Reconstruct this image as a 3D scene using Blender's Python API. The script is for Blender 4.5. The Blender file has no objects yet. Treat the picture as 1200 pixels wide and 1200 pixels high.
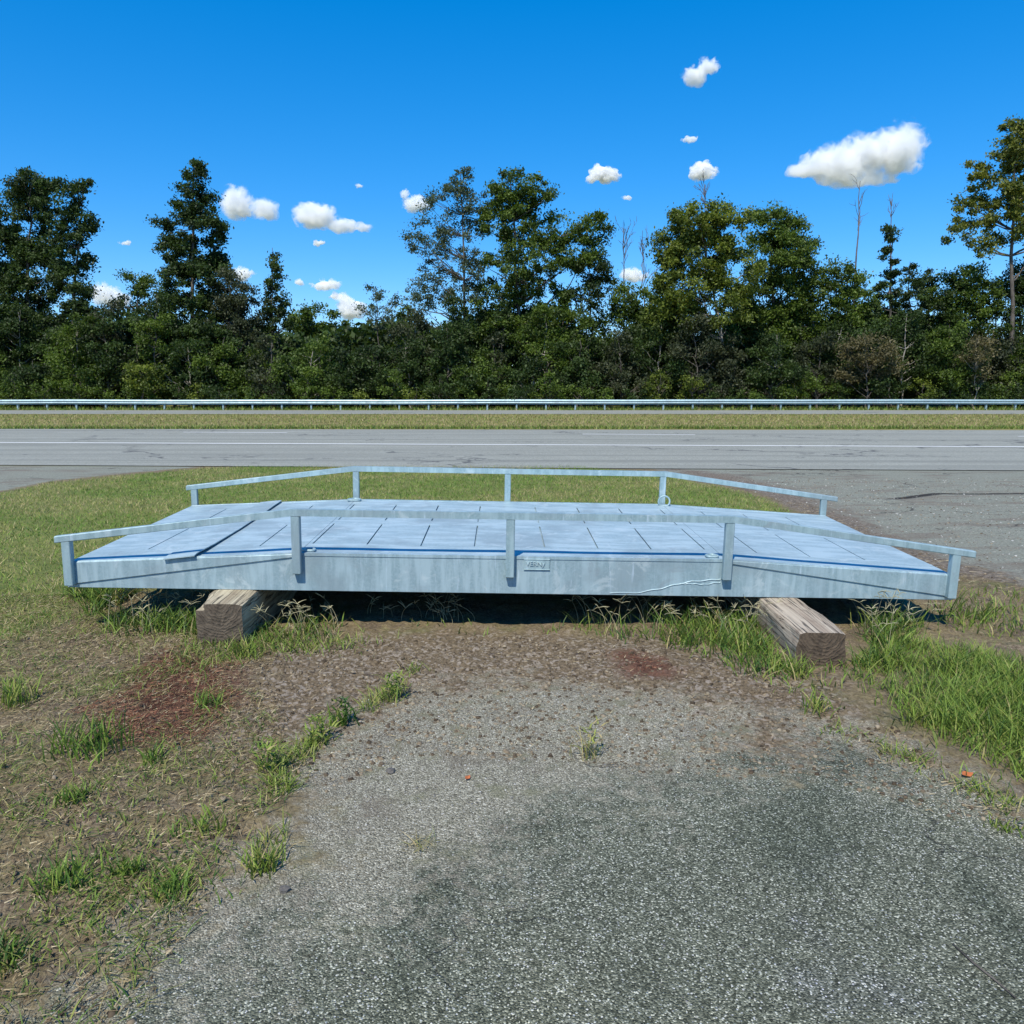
import bpy, bmesh, math, random
import numpy as np
from mathutils import Vector, Matrix, noise as mnoise

rng = np.random.default_rng(11)
random.seed(7)
scene = bpy.context.scene
COL = scene.collection
rad = math.radians

# ------------------------------------------------------------------ camera
F, CAMH = 950.0, 1.5                       # focal length in pixels of a 1200 px frame, eye height
PITCH = math.atan(147 / F)
cam = bpy.data.objects.new('camera', bpy.data.cameras.new('camera'))
COL.objects.link(cam)
cam.location = (0, 0, CAMH)
cam.rotation_euler = (math.pi / 2 - PITCH, 0, 0)
cam.data.sensor_width = 36
cam.data.lens = 36 * F / 1200
cam.data.clip_start = 0.05
cam.data.clip_end = 20000
scene.camera = cam

# ------------------------------------------------------------------ sky, sun, exposure
SUN_EL, SUN_AZ = rad(54), rad(198)         # azimuth clockwise from +Y: behind the viewer, a little to the left
w = bpy.data.worlds.new('World')
scene.world = w
w.use_nodes = True
nt = w.node_tree
bg = nt.nodes['Background']
sky = nt.nodes.new('ShaderNodeTexSky')
sky.sky_type = 'NISHITA'
sky.sun_disc = False
sky.sun_elevation = SUN_EL
sky.sun_rotation = SUN_AZ
sky.air_density = 0.8
sky.dust_density = 0.0
sky.ozone_density = 8.0
hs = nt.nodes.new('ShaderNodeHueSaturation')
hs.inputs['Hue'].default_value = 0.505
hs.inputs['Saturation'].default_value = 1.58
hs.inputs['Value'].default_value = 1.68
gam = nt.nodes.new('ShaderNodeGamma')
gam.inputs[1].default_value = 0.66
nt.links.new(sky.outputs[0], gam.inputs[0])
nt.links.new(gam.outputs[0], hs.inputs['Color'])
nt.links.new(hs.outputs[0], bg.inputs['Color'])
bg.inputs['Strength'].default_value = 0.13

sd = bpy.data.lights.new('sun', 'SUN')
sun = bpy.data.objects.new('sun', sd)
COL.objects.link(sun)
sd.energy = 3.7
sd.angle = rad(0.5)
sd.color = (1.0, 0.95, 0.83)
sdir = Vector((math.sin(SUN_AZ) * math.cos(SUN_EL), math.cos(SUN_AZ) * math.cos(SUN_EL), math.sin(SUN_EL)))
sun.rotation_euler = sdir.to_track_quat('Z', 'Y').to_euler()
sun.location = sdir * 50

scene.view_settings.view_transform = 'Standard'
scene.view_settings.look = 'None'
scene.view_settings.gamma = 1
scene.view_settings.use_curve_mapping = False
scene.view_settings.exposure = 0.60
scene.render.engine = 'CYCLES'
scene.cycles.volume_bounces = 8
scene.cycles.max_bounces = 10
scene.cycles.transparent_max_bounces = 12

# ------------------------------------------------------------------ geometry helpers
_c, _s = math.cos(PITCH), math.sin(PITCH)

def ground_at(px, py, z=0.0):
    """place on the level z that is seen at a pixel of the 1200 px photograph"""
    a, b = (px - 600) / F, -(py - 600) / F
    d = np.array([a, _c + b * _s, -_s + b * _c])
    t = (z - CAMH) / d[2]
    return np.array([d[0] * t, d[1] * t, z])

def at_depth(px, py, y):
    a, b = (px - 600) / F, -(py - 600) / F
    d = np.array([a, _c + b * _s, -_s + b * _c])
    t = y / d[1]
    return np.array([d[0] * t, y, CAMH + d[2] * t])

def link(name, me, parent=None, mat=None):
    o = bpy.data.objects.new(name, me)
    COL.objects.link(o)
    if parent is not None:
        o.parent = parent
    if mat is not None and me is not None:
        me.materials.append(mat)
    return o

def np_mesh(name, verts, faces, mat=None, parent=None, attrs=None, smooth=False):
    """verts (N,3); faces: list of int arrays (M,k)"""
    me = bpy.data.meshes.new(name)
    verts = np.asarray(verts, np.float32)
    if not isinstance(faces, list):
        faces = [faces]
    faces = [np.asarray(f, np.int32) for f in faces if len(f)]
    me.vertices.add(len(verts))
    me.vertices.foreach_set('co', verts.ravel())
    loops = np.concatenate([f.ravel() for f in faces])
    tot = np.concatenate([np.full(len(f), f.shape[1], np.int32) for f in faces])
    start = np.concatenate([[0], np.cumsum(tot)[:-1]]).astype(np.int32)
    me.loops.add(len(loops))
    me.loops.foreach_set('vertex_index', loops)
    me.polygons.add(len(tot))
    me.polygons.foreach_set('loop_start', start)
    if smooth:
        me.polygons.foreach_set('use_smooth', np.ones(len(tot), bool))
    me.update(calc_edges=True)
    for k, v in (attrs or {}).items():
        v = np.asarray(v, np.float32)
        if v.ndim == 1:
            a = me.attributes.new(k, 'FLOAT', 'POINT'); a.data.foreach_set('value', v)
        else:
            a = me.attributes.new(k, 'FLOAT_COLOR', 'POINT'); a.data.foreach_set('color', v.ravel())
    return link(name, me, parent, mat)

def tag(o, label=None, cat=None, group=None, kind=None):
    if label: o['label'] = label
    if cat: o['category'] = cat
    if group: o['group'] = group
    if kind: o['kind'] = kind
    return o

def empty(name, loc, label=None, cat=None, group=None):
    o = bpy.data.objects.new(name, None)
    COL.objects.link(o)
    o.location = loc
    o.empty_display_size = 0.2
    return tag(o, label, cat, group)

def bm_obj(name, bm, mat=None, parent=None, smooth=False):
    bmesh.ops.recalc_face_normals(bm, faces=bm.faces)
    me = bpy.data.meshes.new(name)
    bm.to_mesh(me); bm.free()
    if smooth:
        for p in me.polygons: p.use_smooth = True
    return link(name, me, parent, mat)

def prism(name, poly, v0, v1, mat, parent, bevel=0.003):
    """outline in (u,w), extruded along v"""
    bm = bmesh.new()
    a = [bm.verts.new((u, v0, ww)) for u, ww in poly]
    b = [bm.verts.new((u, v1, ww)) for u, ww in poly]
    bm.faces.new(a); bm.faces.new(b[::-1])
    n = len(poly)
    for i in range(n):
        bm.faces.new((a[i], a[(i + 1) % n], b[(i + 1) % n], b[i]))
    if bevel:
        bmesh.ops.bevel(bm, geom=list(bm.edges), offset=bevel, segments=1, affect='EDGES')
    return bm_obj(name, bm, mat, parent)

def box(name, lo, hi, mat, parent, bevel=0.003):
    return prism(name, [(lo[0], lo[2]), (hi[0], lo[2]), (hi[0], hi[2]), (lo[0], hi[2])], lo[1], hi[1], mat, parent, bevel)

def tube_arrays(path, radii, sides=5):
    path = np.asarray(path, float); n = len(path)
    tan = np.gradient(path, axis=0)
    tan /= np.linalg.norm(tan, axis=1)[:, None] + 1e-9
    ref = np.where(np.abs(tan[:, 2:3]) > 0.9, np.array([[1., 0, 0]]), np.array([[0, 0, 1.]]))
    x = np.cross(tan, ref); x /= np.linalg.norm(x, axis=1)[:, None] + 1e-9
    y = np.cross(tan, x)
    ang = np.arange(sides) * 2 * math.pi / sides
    v = path[:, None, :] + np.asarray(radii)[:, None, None] * (np.cos(ang)[None, :, None] * x[:, None, :] + np.sin(ang)[None, :, None] * y[:, None, :])
    i = np.arange(n - 1)[:, None] * sides; j = np.arange(sides)[None, :]; k = (j + 1) % sides
    f = np.stack([i + j, i + k, i + sides + k, i + sides + j], -1).reshape(-1, 4)
    return v.reshape(-1, 3), f

class Acc:
    def __init__(self): self.v = []; self.f = []; self.n = 0
    def add(self, v, f): self.v.append(v); self.f.append(f + self.n); self.n += len(v)
    def get(self): return np.concatenate(self.v), np.concatenate(self.f)

_lat = np.random.default_rng(5).random((256, 256))
def vnoise(x, y):
    xi, yi = np.floor(x).astype(int), np.floor(y).astype(int)
    fx, fy = x - xi, y - yi
    fx = fx * fx * (3 - 2 * fx); fy = fy * fy * (3 - 2 * fy)
    g = lambda a, b: _lat[a % 256, b % 256]
    return (g(xi, yi) * (1 - fx) + g(xi + 1, yi) * fx) * (1 - fy) + (g(xi, yi + 1) * (1 - fx) + g(xi + 1, yi + 1) * fx) * fy
def fbm(x, y, s=1.0, octs=4):
    r = 0; a = 0.5; t = 0
    for o in range(octs):
        r = r + a * vnoise(x * s + 17.3 * o, y * s + 9.1 * o); t += a; a *= .5; s *= 2.03
    return r / t - 0.5

def sdist(P, poly):
    """signed distance (positive inside) of points P (N,2) to a polygon"""
    poly = np.asarray(poly, float)
    d = np.full(len(P), 1e9); inside = np.zeros(len(P), bool)
    for i in range(len(poly)):
        a, b = poly[i], poly[(i + 1) % len(poly)]
        e = b - a; wv = P - a
        t = np.clip((wv @ e) / (e @ e + 1e-12), 0, 1)
        d = np.minimum(d, np.linalg.norm(wv - t[:, None] * e, axis=1))
        cond = (a[1] > P[:, 1]) != (b[1] > P[:, 1])
        xin = a[0] + (P[:, 1] - a[1]) * (b[0] - a[0]) / (b[1] - a[1] + 1e-12)
        inside ^= cond & (P[:, 0] < xin)
    return np.where(inside, d, -d)

def gp(*pts): return [tuple(ground_at(x, y)[:2]) for x, y in pts]

# ------------------------------------------------------------------ material helpers
class NT:
    def __init__(self, name):
        self.m = bpy.data.materials.new(name); self.m.use_nodes = True
        self.t = self.m.node_tree; self.b = self.t.nodes['Principled BSDF']
        self.out = self.t.nodes['Material Output']
    def n(self, typ, **kw):
        x = self.t.nodes.new('ShaderNode' + typ)
        for k, v in kw.items():
            if hasattr(x, k) and k not in x.inputs: setattr(x, k, v)
            else: x.inputs[k].default_value = v
        return x
    def l(self, a, b): self.t.links.new(a, b)
    def coord(self, which='Object'): return self.n('TexCoord').outputs[which]
    def noise(self, vec, scale, detail=4, rough=.55, dist=0.0):
        x = self.n('TexNoise'); x.inputs['Scale'].default_value = scale; x.inputs['Detail'].default_value = detail
        x.inputs['Roughness'].default_value = rough; x.inputs['Distortion'].default_value = dist
        self.l(vec, x.inputs['Vector']); return x.outputs['Fac']
    def vor(self, vec, scale, feature='F1', out='Distance', rnd=1.0):
        x = self.n('TexVoronoi'); x.feature = feature; x.inputs['Scale'].default_value = scale; x.inputs['Randomness'].default_value = rnd
        self.l(vec, x.inputs['Vector']); return x.outputs[out]
    def ramp(self, fac, stops):
        x = self.n('ValToRGB'); e = x.color_ramp.elements
        while len(e) < len(stops): e.new(0.5)
        for i, (p, c) in enumerate(stops):
            e[i].position = p; e[i].color = (c if hasattr(c, '__len__') else (c, c, c)) + ((1,) if hasattr(c, '__len__') else ()) if hasattr(c, '__len__') else (c, c, c, 1)
        self.l(fac, x.inputs['Fac']); return x.outputs['Color']
    def mix(self, fac, a, b, blend='MIX'):
        x = self.n('Mix'); x.data_type = 'RGBA'; x.blend_type = blend
        for s, v in ((x.inputs[0], fac), (x.inputs[6], a), (x.inputs[7], b)):
            if isinstance(v, (int, float)): s.default_value = v if s == x.inputs[0] else (v, v, v, 1)
            elif isinstance(v, tuple): s.default_value = v + (1,)
            else: self.l(v, s)
        return x.outputs[2]
    def math(self, op, a, b=0.0, c=None):
        x = self.n('Math'); x.operation = op
        for i, v in enumerate((a, b) if c is None else (a, b, c)):
            if isinstance(v, (int, float)): x.inputs[i].default_value = v
            else: self.l(v, x.inputs[i])
        return x.outputs[0]
    def sstep(self, v, lo, hi):
        x = self.n('MapRange'); x.interpolation_type = 'SMOOTHSTEP'
        self.l(v, x.inputs[0]); x.inputs[1].default_value = lo; x.inputs[2].default_value = hi
        return x.outputs[0]
    def attr(self, name, out='Fac'):
        x = self.n('Attribute'); x.attribute_name = name; return x.outputs[out]
    def bump(self, h, strength=.5, dist=.01, normal=None):
        x = self.n('Bump'); x.inputs['Strength'].default_value = strength; x.inputs['Distance'].default_value = dist
        self.l(h, x.inputs['Height'])
        if normal is not None: self.l(normal, x.inputs['Normal'])
        self.l(x.outputs[0], self.b.inputs['Normal']); return x.outputs[0]
    def scalevec(self, vec, s):
        x = self.n('Mapping'); x.inputs['Scale'].default_value = s; self.l(vec, x.inputs['Vector']); return x.outputs[0]
    def base(self, c):
        if isinstance(c, tuple): self.b.inputs['Base Color'].default_value = c + (1,)
        else: self.l(c, self.b.inputs['Base Color'])
    def rough(self, r):
        if isinstance(r, (int, float)): self.b.inputs['Roughness'].default_value = r
        else: self.l(r, self.b.inputs['Roughness'])

def mat_galvanised(name, metallic=.45, tint=(1, 1, 1), streak=False):
    m = NT(name); co = m.coord()
    sp = m.vor(co, 90, out='Color')
    spg = m.n('SeparateColor'); m.l(sp, spg.inputs[0])
    big = m.noise(co, 2.2, 6, .6)
    st = m.noise(m.scalevec(co, (9, 9, 1.2) if streak else (1.6, 7, 7)), 2.0, 5, .62)
    c = m.mix(spg.outputs[0], (.295 * tint[0], .395 * tint[1], .425 * tint[2]), (.365 * tint[0], .47 * tint[1], .505 * tint[2]))
    c = m.mix(m.sstep(st, .40, .62), c, (.44 * tint[0], .55 * tint[1], .585 * tint[2]))
    c = m.mix(m.math('MULTIPLY', m.sstep(big, .46, .66), .7), c, (.25, .32, .35))
    drip = m.noise(m.scalevec(co, (30, 30, 2.5)), 1.0, 4, .7)
    c = m.mix(m.math('MULTIPLY', m.sstep(drip, .58, .75), .5 if streak else .15), c, (.62, .73, .83))
    fine = m.noise(co, 160, 3, .7)
    c = m.mix(m.math('MULTIPLY', m.sstep(fine, .6, .8), .35), c, (.22, .29, .36))
    blot = m.noise(co, 5.5, 6, .7, .8)
    c = m.mix(m.math('MULTIPLY', m.sstep(blot, .56, .66), .45), c, (.55, .63, .65))
    c = m.mix(m.math('MULTIPLY', m.sstep(m.noise(co, 3.1, 6, .72, 1.0), .60, .70), .5), c, (.27, .32, .35))
    m.base(c)
    m.b.inputs['Metallic'].default_value = metallic
    m.rough(m.math('ADD', m.math('MULTIPLY', big, .3), .36))
    m.bump(m.math('ADD', m.math('MULTIPLY', st, .6), m.math('MULTIPLY', fine, .25)), .22, .004)
    return m.m

def mat_ground():
    m = NT('ground_surface'); co = m.coord()
    n1 = m.noise(co, 3.0, 6, .65); n2 = m.noise(co, 14, 5, .65); n3 = m.noise(co, 60, 4, .7); n0 = m.noise(co, .55, 4, .6)
    def edge(attr, amp=.35, soft=.05):
        v = m.math('ADD', m.attr(attr), m.math('MULTIPLY', m.math('SUBTRACT', m.math('ADD', m.math('MULTIPLY', n1, .6), m.math('MULTIPLY', n2, .4)), .5), amp * 2))
        return m.sstep(v, .5 - soft, .5 + soft)
    # dry thatch and soil
    soil = m.ramp(n3, [(.28, (.040, .027, .017)), (.48, (.15, .110, .072)), (.70, (.37, .295, .20))])
    thatch_n = m.noise(m.scalevec(co, (1, 1, 1)), 34, 6, .75, 1.2)
    thatch = m.ramp(thatch_n, [(.3, (.055, .042, .022)), (.48, (.16, .125, .065)), (.62, (.27, .215, .12)), (.8, (.40, .33, .20))])
    c = m.mix(m.sstep(m.math('ADD', n1, m.math('MULTIPLY', n2, .3)), .55, .8), thatch, soil)
    c = m.mix(m.math('MULTIPLY', m.sstep(m.noise(co, 2.1, 6, .68, .5), .52, .64), .7), c, m.ramp(thatch_n, [(.3, (.05, .055, .02)), (.55, (.13, .135, .05)), (.8, (.26, .24, .11))]))
    c = m.mix(m.math('MULTIPLY', m.sstep(m.noise(co, 3.4, 6, .7, .7), .54, .62), .75), c, m.ramp(n3, [(.3, (.035, .025, .018)), (.5, (.10, .074, .054)), (.72, (.21, .165, .12))]))
    # bare brown earth between ramp and asphalt
    crumbs = m.vor(co, 55, out='Color'); cs = m.n('SeparateColor'); m.l(crumbs, cs.inputs[0])
    bare = m.mix(m.sstep(n3, .3, .7), (.060, .043, .025), (.215, .160, .098))
    bare = m.mix(m.sstep(cs.outputs[0], .55, 1.0), bare, (.29, .24, .19))
    bare = m.mix(m.sstep(n2, .58, .7), bare, (.06, .045, .036))
    c = m.mix(edge('bare', .4, .2), c, bare)
    # rusty dead needles
    c = m.mix(m.math('MULTIPLY', edge('red', .5, .18), .9), c, m.ramp(thatch_n, [(.3, (.045, .020, .013)), (.55, (.14, .062, .040)), (.8, (.24, .125, .080))]))
    # green lawn soil, lush grass soil
    lawnc = m.ramp(m.math('ADD', m.math('MULTIPLY', thatch_n, .6), m.math('MULTIPLY', n1, .4)), [(.3, (.065, .082, .020)), (.5, (.140, .158, .042)), (.7, (.28, .255, .095))])
    c = m.mix(edge('lawn', .25, .15), c, lawnc)
    c = m.mix(m.math('MULTIPLY', edge('lush', .6, .3), .75), c, m.ramp(thatch_n, [(.3, (.03, .04, .012)), (.6, (.09, .11, .03)), (.8, (.17, .16, .06))]))
    # asphalt: stones set in binder
    s1 = m.vor(co, 205, out='Color'); s1s = m.n('SeparateColor'); m.l(s1, s1s.inputs[0])
    s1d = m.vor(co, 205)
    s2 = m.vor(co, 120, out='Color'); s2s = m.n('SeparateColor'); m.l(s2, s2s.inputs[0])
    s2d = m.vor(co, 120)
    worn = m.ramp(s1s.outputs[0], [(.0, (.085, .076, .052)), (.4, (.215, .198, .146)), (.75, (.325, .302, .228)), (.93, (.45, .422, .33)), (1., (.64, .61, .51))])
    fresh = m.ramp(s1s.outputs[1], [(.0, (.034, .037, .024)), (.40, (.090, .096, .066)), (.74, (.158, .165, .118)), (.92, (.27, .278, .212)), (1., (.56, .56, .46))])
    fresh = m.mix(m.math('MULTIPLY', m.sstep(s2s.outputs[0], .86, .9), m.sstep(s2d, .42, .25)), fresh, (.50, .50, .47))
    blue = m.noise(co, 1.7, 5, .6)
    fresh = m.mix(m.math('MULTIPLY', m.sstep(blue, .55, .68), .55), fresh, m.mix(1.0, fresh, (1.1, 1.08, 1.32), 'MULTIPLY'))
    fresh = m.mix(m.math('MULTIPLY', m.sstep(n1, .52, .74), .55), fresh, m.mix(1.0, fresh, (.62, .62, .60), 'MULTIPLY'))
    big1 = m.noise(co, .8, 5, .6, .6); big2 = m.noise(m.scalevec(co, (1.3, .8, 1)), 1.1, 4, .55, .8)
    fresh = m.mix(m.math('MULTIPLY', m.sstep(big1, .50, .60), .8), fresh, m.mix(1.0, fresh, (1.42, 1.36, 1.32), 'MULTIPLY'))
    fresh = m.mix(m.math('MULTIPLY', m.sstep(big2, .50, .60), .8), fresh, m.mix(1.0, fresh, (.62, .66, .64), 'MULTIPLY'))
    wornn = m.mix(m.math('MULTIPLY', m.sstep(n1, .46, .72), .6), worn, (.14, .112, .084))
    moss = m.noise(co, 5.5, 5, .65)
    wornn = m.mix(m.math('MULTIPLY', m.sstep(moss, .52, .68), .65), wornn, (.17, .165, .095))
    fe = m.math('ADD', m.attr('fresh'), m.math('ADD', m.math('MULTIPLY', m.math('SUBTRACT', n1, .5), .9), m.math('ADD', m.math('MULTIPLY', m.math('SUBTRACT', n2, .5), 1.1), m.math('MULTIPLY', m.math('SUBTRACT', n3, .5), .8))))
    asph = m.mix(m.sstep(fe, .30, .70), wornn, fresh)
    # cracks
    cv = m.n('VectorMath'); cv.operation = 'ADD'
    wob = m.n('TexNoise'); wob.inputs['Scale'].default_value = 3.5; wob.inputs['Detail'].default_value = 5; m.l(co, wob.inputs['Vector'])
    wm = m.n('VectorMath'); wm.operation = 'SCALE'; wm.inputs['Scale'].default_value = .55; m.l(wob.outputs['Color'], wm.inputs[0])
    m.l(co, cv.inputs[0]); m.l(wm.outputs[0], cv.inputs[1])
    crk = m.vor(cv.outputs[0], 1.25, 'DISTANCE_TO_EDGE')
    crm = m.math('MULTIPLY', m.sstep(crk, .012, .003), m.sstep(m.noise(co, .9, 3), .50, .60))
    asph = m.mix(m.math('MULTIPLY', crm, .5), asph, (.03, .026, .022))
    asm = edge('asph', .85, .16)
    dirt_in = m.math('MULTIPLY', m.sstep(n2, .60, .74), m.sstep(m.attr('asph'), 1.0, .55))
    asph = m.mix(dirt_in, asph, soil)
    c = m.mix(asm, c, asph)
    # aprons: dusty old pavement
    ap = m.ramp(m.noise(co, 42, 4, .75), [(.3, (.105, .108, .085)), (.5, (.205, .210, .170)), (.7, (.34, .345, .285))])
    ap = m.mix(m.math('MULTIPLY', m.sstep(m.noise(m.scalevec(co, (.5, 1.6, 1)), 1.6, 6, .65), .48, .66), .75), ap, (.155, .125, .098))
    ap = m.mix(m.math('MULTIPLY', m.sstep(m.noise(co, 4.5, 6, .7), .60, .68), .7), ap, (.045, .038, .032))
    crk2 = m.vor(m.scalevec(cv.outputs[0], (.35, 1.1, 1)), .8, 'DISTANCE_TO_EDGE')
    ap = m.mix(m.math('MULTIPLY', m.math('MULTIPLY', m.sstep(crk2, .016, .004), m.sstep(m.noise(co, .5, 3), .47, .6)), .8), ap, (.03, .026, .024))
    ap = m.mix(edge('dust', .8, .2), ap, m.ramp(m.noise(co, 26, 5, .75), [(.3, (.05, .038, .028)), (.5, (.15, .12, .092)), (.7, (.31, .265, .21))]))
    ap = m.mix(m.sstep(m.attr('lip'), .35, .75), ap, (.030, .026, .022))
    apm = edge('apron', .3, .07)
    c = m.mix(apm, c, ap)
    # far verge / median grass
    far = m.ramp(m.noise(m.scalevec(co, (.55, 1, 1)), 2.6, 6, .75), [(.3, (.095, .088, .026)), (.5, (.21, .175, .062)), (.7, (.35, .27, .125))])
    far = m.mix(m.sstep(n0, .40, .62), far, m.mix(1.0, far, (.8, .95, .7), 'MULTIPLY'))
    c = m.mix(m.attr('far'), c, far)
    m.base(c); m.rough(.93); m.b.inputs['Specular IOR Level'].default_value = .25
    h = m.math('ADD', m.math('MULTIPLY', thatch_n, 1.0), m.math('MULTIPLY', n3, .6))
    hs_ = m.math('MULTIPLY', m.math('SUBTRACT', 1.0, m.math('MULTIPLY', s1d, 1.0)), .55)
    hm = m.n('Mix'); hm.data_type = 'FLOAT'; m.l(asm, hm.inputs[0]); m.l(h, hm.inputs[2]); m.l(m.math('SUBTRACT', hs_, m.math('MULTIPLY', crm, .5)), hm.inputs[3])
    m.bump(hm.outputs[0], .8, .014)
    return m.m

def mat_road():
    m = NT('highway_asphalt'); co = m.coord()
    g = m.noise(co, 30, 3, .8)
    c = m.ramp(g, [(.3, (.150, .152, .126)), (.5, (.247, .249, .213)), (.7, (.35, .352, .305))])
    lane = m.noise(m.scalevec(co, (.03, 1.5, 1)), 1.0, 4, .65)
    c = m.mix(m.math('MULTIPLY', m.sstep(lane, .44, .64), .6), c, (.155, .157, .136))
    pt = m.noise(m.scalevec(co, (.35, 1, 1)), .9, 6, .7)
    c = m.mix(m.math('MULTIPLY', m.sstep(pt, .55, .72), .4), c, (.36, .36, .31))
    wob = m.n('TexNoise'); wob.inputs['Scale'].default_value = 1.2; wob.inputs['Detail'].default_value = 5; m.l(co, wob.inputs['Vector'])
    cv = m.n('VectorMath'); cv.operation = 'ADD'
    wm = m.n('VectorMath'); wm.operation = 'SCALE'; wm.inputs['Scale'].default_value = 1.5; m.l(wob.outputs['Color'], wm.inputs[0])
    m.l(co, cv.inputs[0]); m.l(wm.outputs[0], cv.inputs[1])
    crk = m.vor(m.scalevec(cv.outputs[0], (.22, .5, 1)), .8, 'DISTANCE_TO_EDGE')
    c = m.mix(m.math('MULTIPLY', m.math('MULTIPLY', m.sstep(crk, .022, .005), m.sstep(m.noise(co, .22, 3), .46, .58)), .8), c, (.05, .048, .048))
    m.base(c); m.rough(.88); m.bump(g, .5, .01)
    return m.m

def mat_paint():
    m = NT('road_paint'); co = m.coord()
    c = m.mix(m.sstep(m.noise(co, 9, 5, .7), .55, .75), (.78, .78, .76), (.42, .42, .43))
    m.base(c); m.rough(.7); return m.m

def mat_leaf(name, lo, hi, trans=.34, rough=.55):
    m = NT(name)
    t = m.attr('tint')
    c = m.mix(t, lo, hi)
    m.base(c); m.rough(rough); m.b.inputs['Specular IOR Level'].default_value = .3
    tr = m.n('BsdfTranslucent'); m.l(m.mix(1.0, c, (1.25, 1.35, .6), 'MULTIPLY'), tr.inputs['Color'])
    mx = m.n('MixShader'); mx.inputs[0].default_value = trans
    m.l(m.b.outputs[0], mx.inputs[1]); m.l(tr.outputs[0], mx.inputs[2]); m.l(mx.outputs[0], m.out.inputs['Surface'])
    return m.m

def mat_tintcol(name, trans=.2, rough=.6):
    """colour carried by the blades themselves"""
    m = NT(name)
    c = m.attr('col', 'Color')
    m.base(c); m.rough(rough); m.b.inputs['Specular IOR Level'].default_value = .25
    tr = m.n('BsdfTranslucent'); m.l(c, tr.inputs['Color'])
    mx = m.n('MixShader'); mx.inputs[0].default_value = trans
    m.l(m.b.outputs[0], mx.inputs[1]); m.l(tr.outputs[0], mx.inputs[2]); m.l(mx.outputs[0], m.out.inputs['Surface'])
    return m.m

def mat_bark(name, a, b, scale=6):
    m = NT(name); co = m.coord()
    n = m.noise(m.scalevec(co, (1, 1, .25)), scale, 5, .65)
    m.base(m.mix(m.sstep(n, .35, .68), a, b)); m.rough(.9); m.bump(n, .6, .03)
    return m.m

def mat_timber(name, axis, light, dark, hueshift=(1, 1, 1)):
    m = NT(name); co = m.coord()
    sc = (26, 1.2, 26)
    n = m.noise(m.scalevec(co, sc), 1.0, 5, .65, .6)
    n2 = m.noise(co, 7, 5, .6)
    c = m.mix(m.sstep(n, .3, .7), dark, light)
    c = m.mix(m.math('MULTIPLY', m.sstep(n2, .5, .72), .6), c, (.09, .062, .042))
    crackn = m.noise(m.scalevec(co, (34, .9, 34)), 1.0, 3, .5, .3)
    ck = m.sstep(m.math('ABSOLUTE', m.math('SUBTRACT', crackn, .5)), .022, .004)
    c = m.mix(m.math('MULTIPLY', ck, .85), c, (.022, .016, .012))
    m.base(c); m.rough(.88)
    m.bump(m.math('SUBTRACT', n, m.math('MULTIPLY', ck, .8)), .8, .012)
    return m.m

def mat_endgrain(name, light, dark):
    m = NT(name); co = m.coord()
    wv = m.n('TexWave'); wv.wave_type = 'RINGS'; wv.rings_direction = 'Y'; wv.inputs['Scale'].default_value = 17; wv.inputs['Distortion'].default_value = 9.0
    wv.inputs['Detail'].default_value = 3; m.l(co, wv.inputs['Vector'])
    n = m.noise(co, 18, 6, .7)
    c = m.mix(m.math('ADD', m.math('MULTIPLY', wv.outputs['Fac'], .22), m.math('MULTIPLY', n, .45)), dark, light)
    c = m.mix(m.sstep(n, .42, .7), c, m.mix(1.0, c, (.45, .42, .40), 'MULTIPLY'))
    m.base(c); m.rough(.95); m.bump(m.math('ADD', m.math('MULTIPLY', wv.outputs['Fac'], .15), n), .9, .012)
    return m.m

def mat_plain(name, c, rough=.8):
    m = NT(name); n = m.noise(m.coord(), 40, 4, .7)
    m.base(m.mix(n, tuple(v * .6 for v in c), tuple(min(1, v * 1.4) for v in c))); m.rough(rough); return m.m

M = {}
M['galv'] = mat_galvanised('galvanised_deck', .25)
M['galv_side'] = mat_galvanised('galvanised_side', .30, (.88, .92, .94), True)  # same steel as the deck; weaker sun on upright faces is in the tint
M['galv_rail'] = mat_galvanised('galvanised_rail', .30, (.82, .88, .88), True)  # deck steel tinted darker still, rail's shaded front put into the colour
M['ground'] = mat_ground()
M['road'] = mat_road()
M['paint'] = mat_paint()
M['blade'] = mat_tintcol('grass_blade', .3, .5)
M['litter'] = mat_tintcol('dry_litter', .1, .85)
M['leaf_dark'] = mat_leaf('leaves_dark', (.010, .021, .006), (.066, .108, .024))
M['leaf_mid'] = mat_leaf('leaves_mid', (.015, .034, .005), (.130, .190, .026))
M['leaf_olive'] = mat_leaf('leaves_olive', (.022, .044, .006), (.205, .245, .034))
M['leaf_grey'] = mat_leaf('leaves_grey', (.040, .060, .034), (.115, .150, .085))
M['leaf_yellow'] = mat_leaf('leaves_yellow', (.030, .055, .008), (.215, .225, .036))
M['leaf_brown'] = mat_leaf('leaves_brown', (.060, .058, .028), (.190, .160, .075))
M['leaf_vine'] = mat_leaf('leaves_vine', (.022, .032, .014), (.080, .092, .045))
M['bark'] = mat_bark('bark', (.045, .038, .032), (.14, .12, .10))
M['bark_pale'] = mat_bark('bark_pale', (.17, .15, .125), (.36, .33, .29))
M['bark_dead'] = mat_bark('bark_dead', (.075, .066, .064), (.19, .17, .165))
M['stone'] = mat_plain('stone', (.10, .09, .08))
M['dryleaf'] = mat_plain('dry_leaf', (.42, .12, .035))

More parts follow.
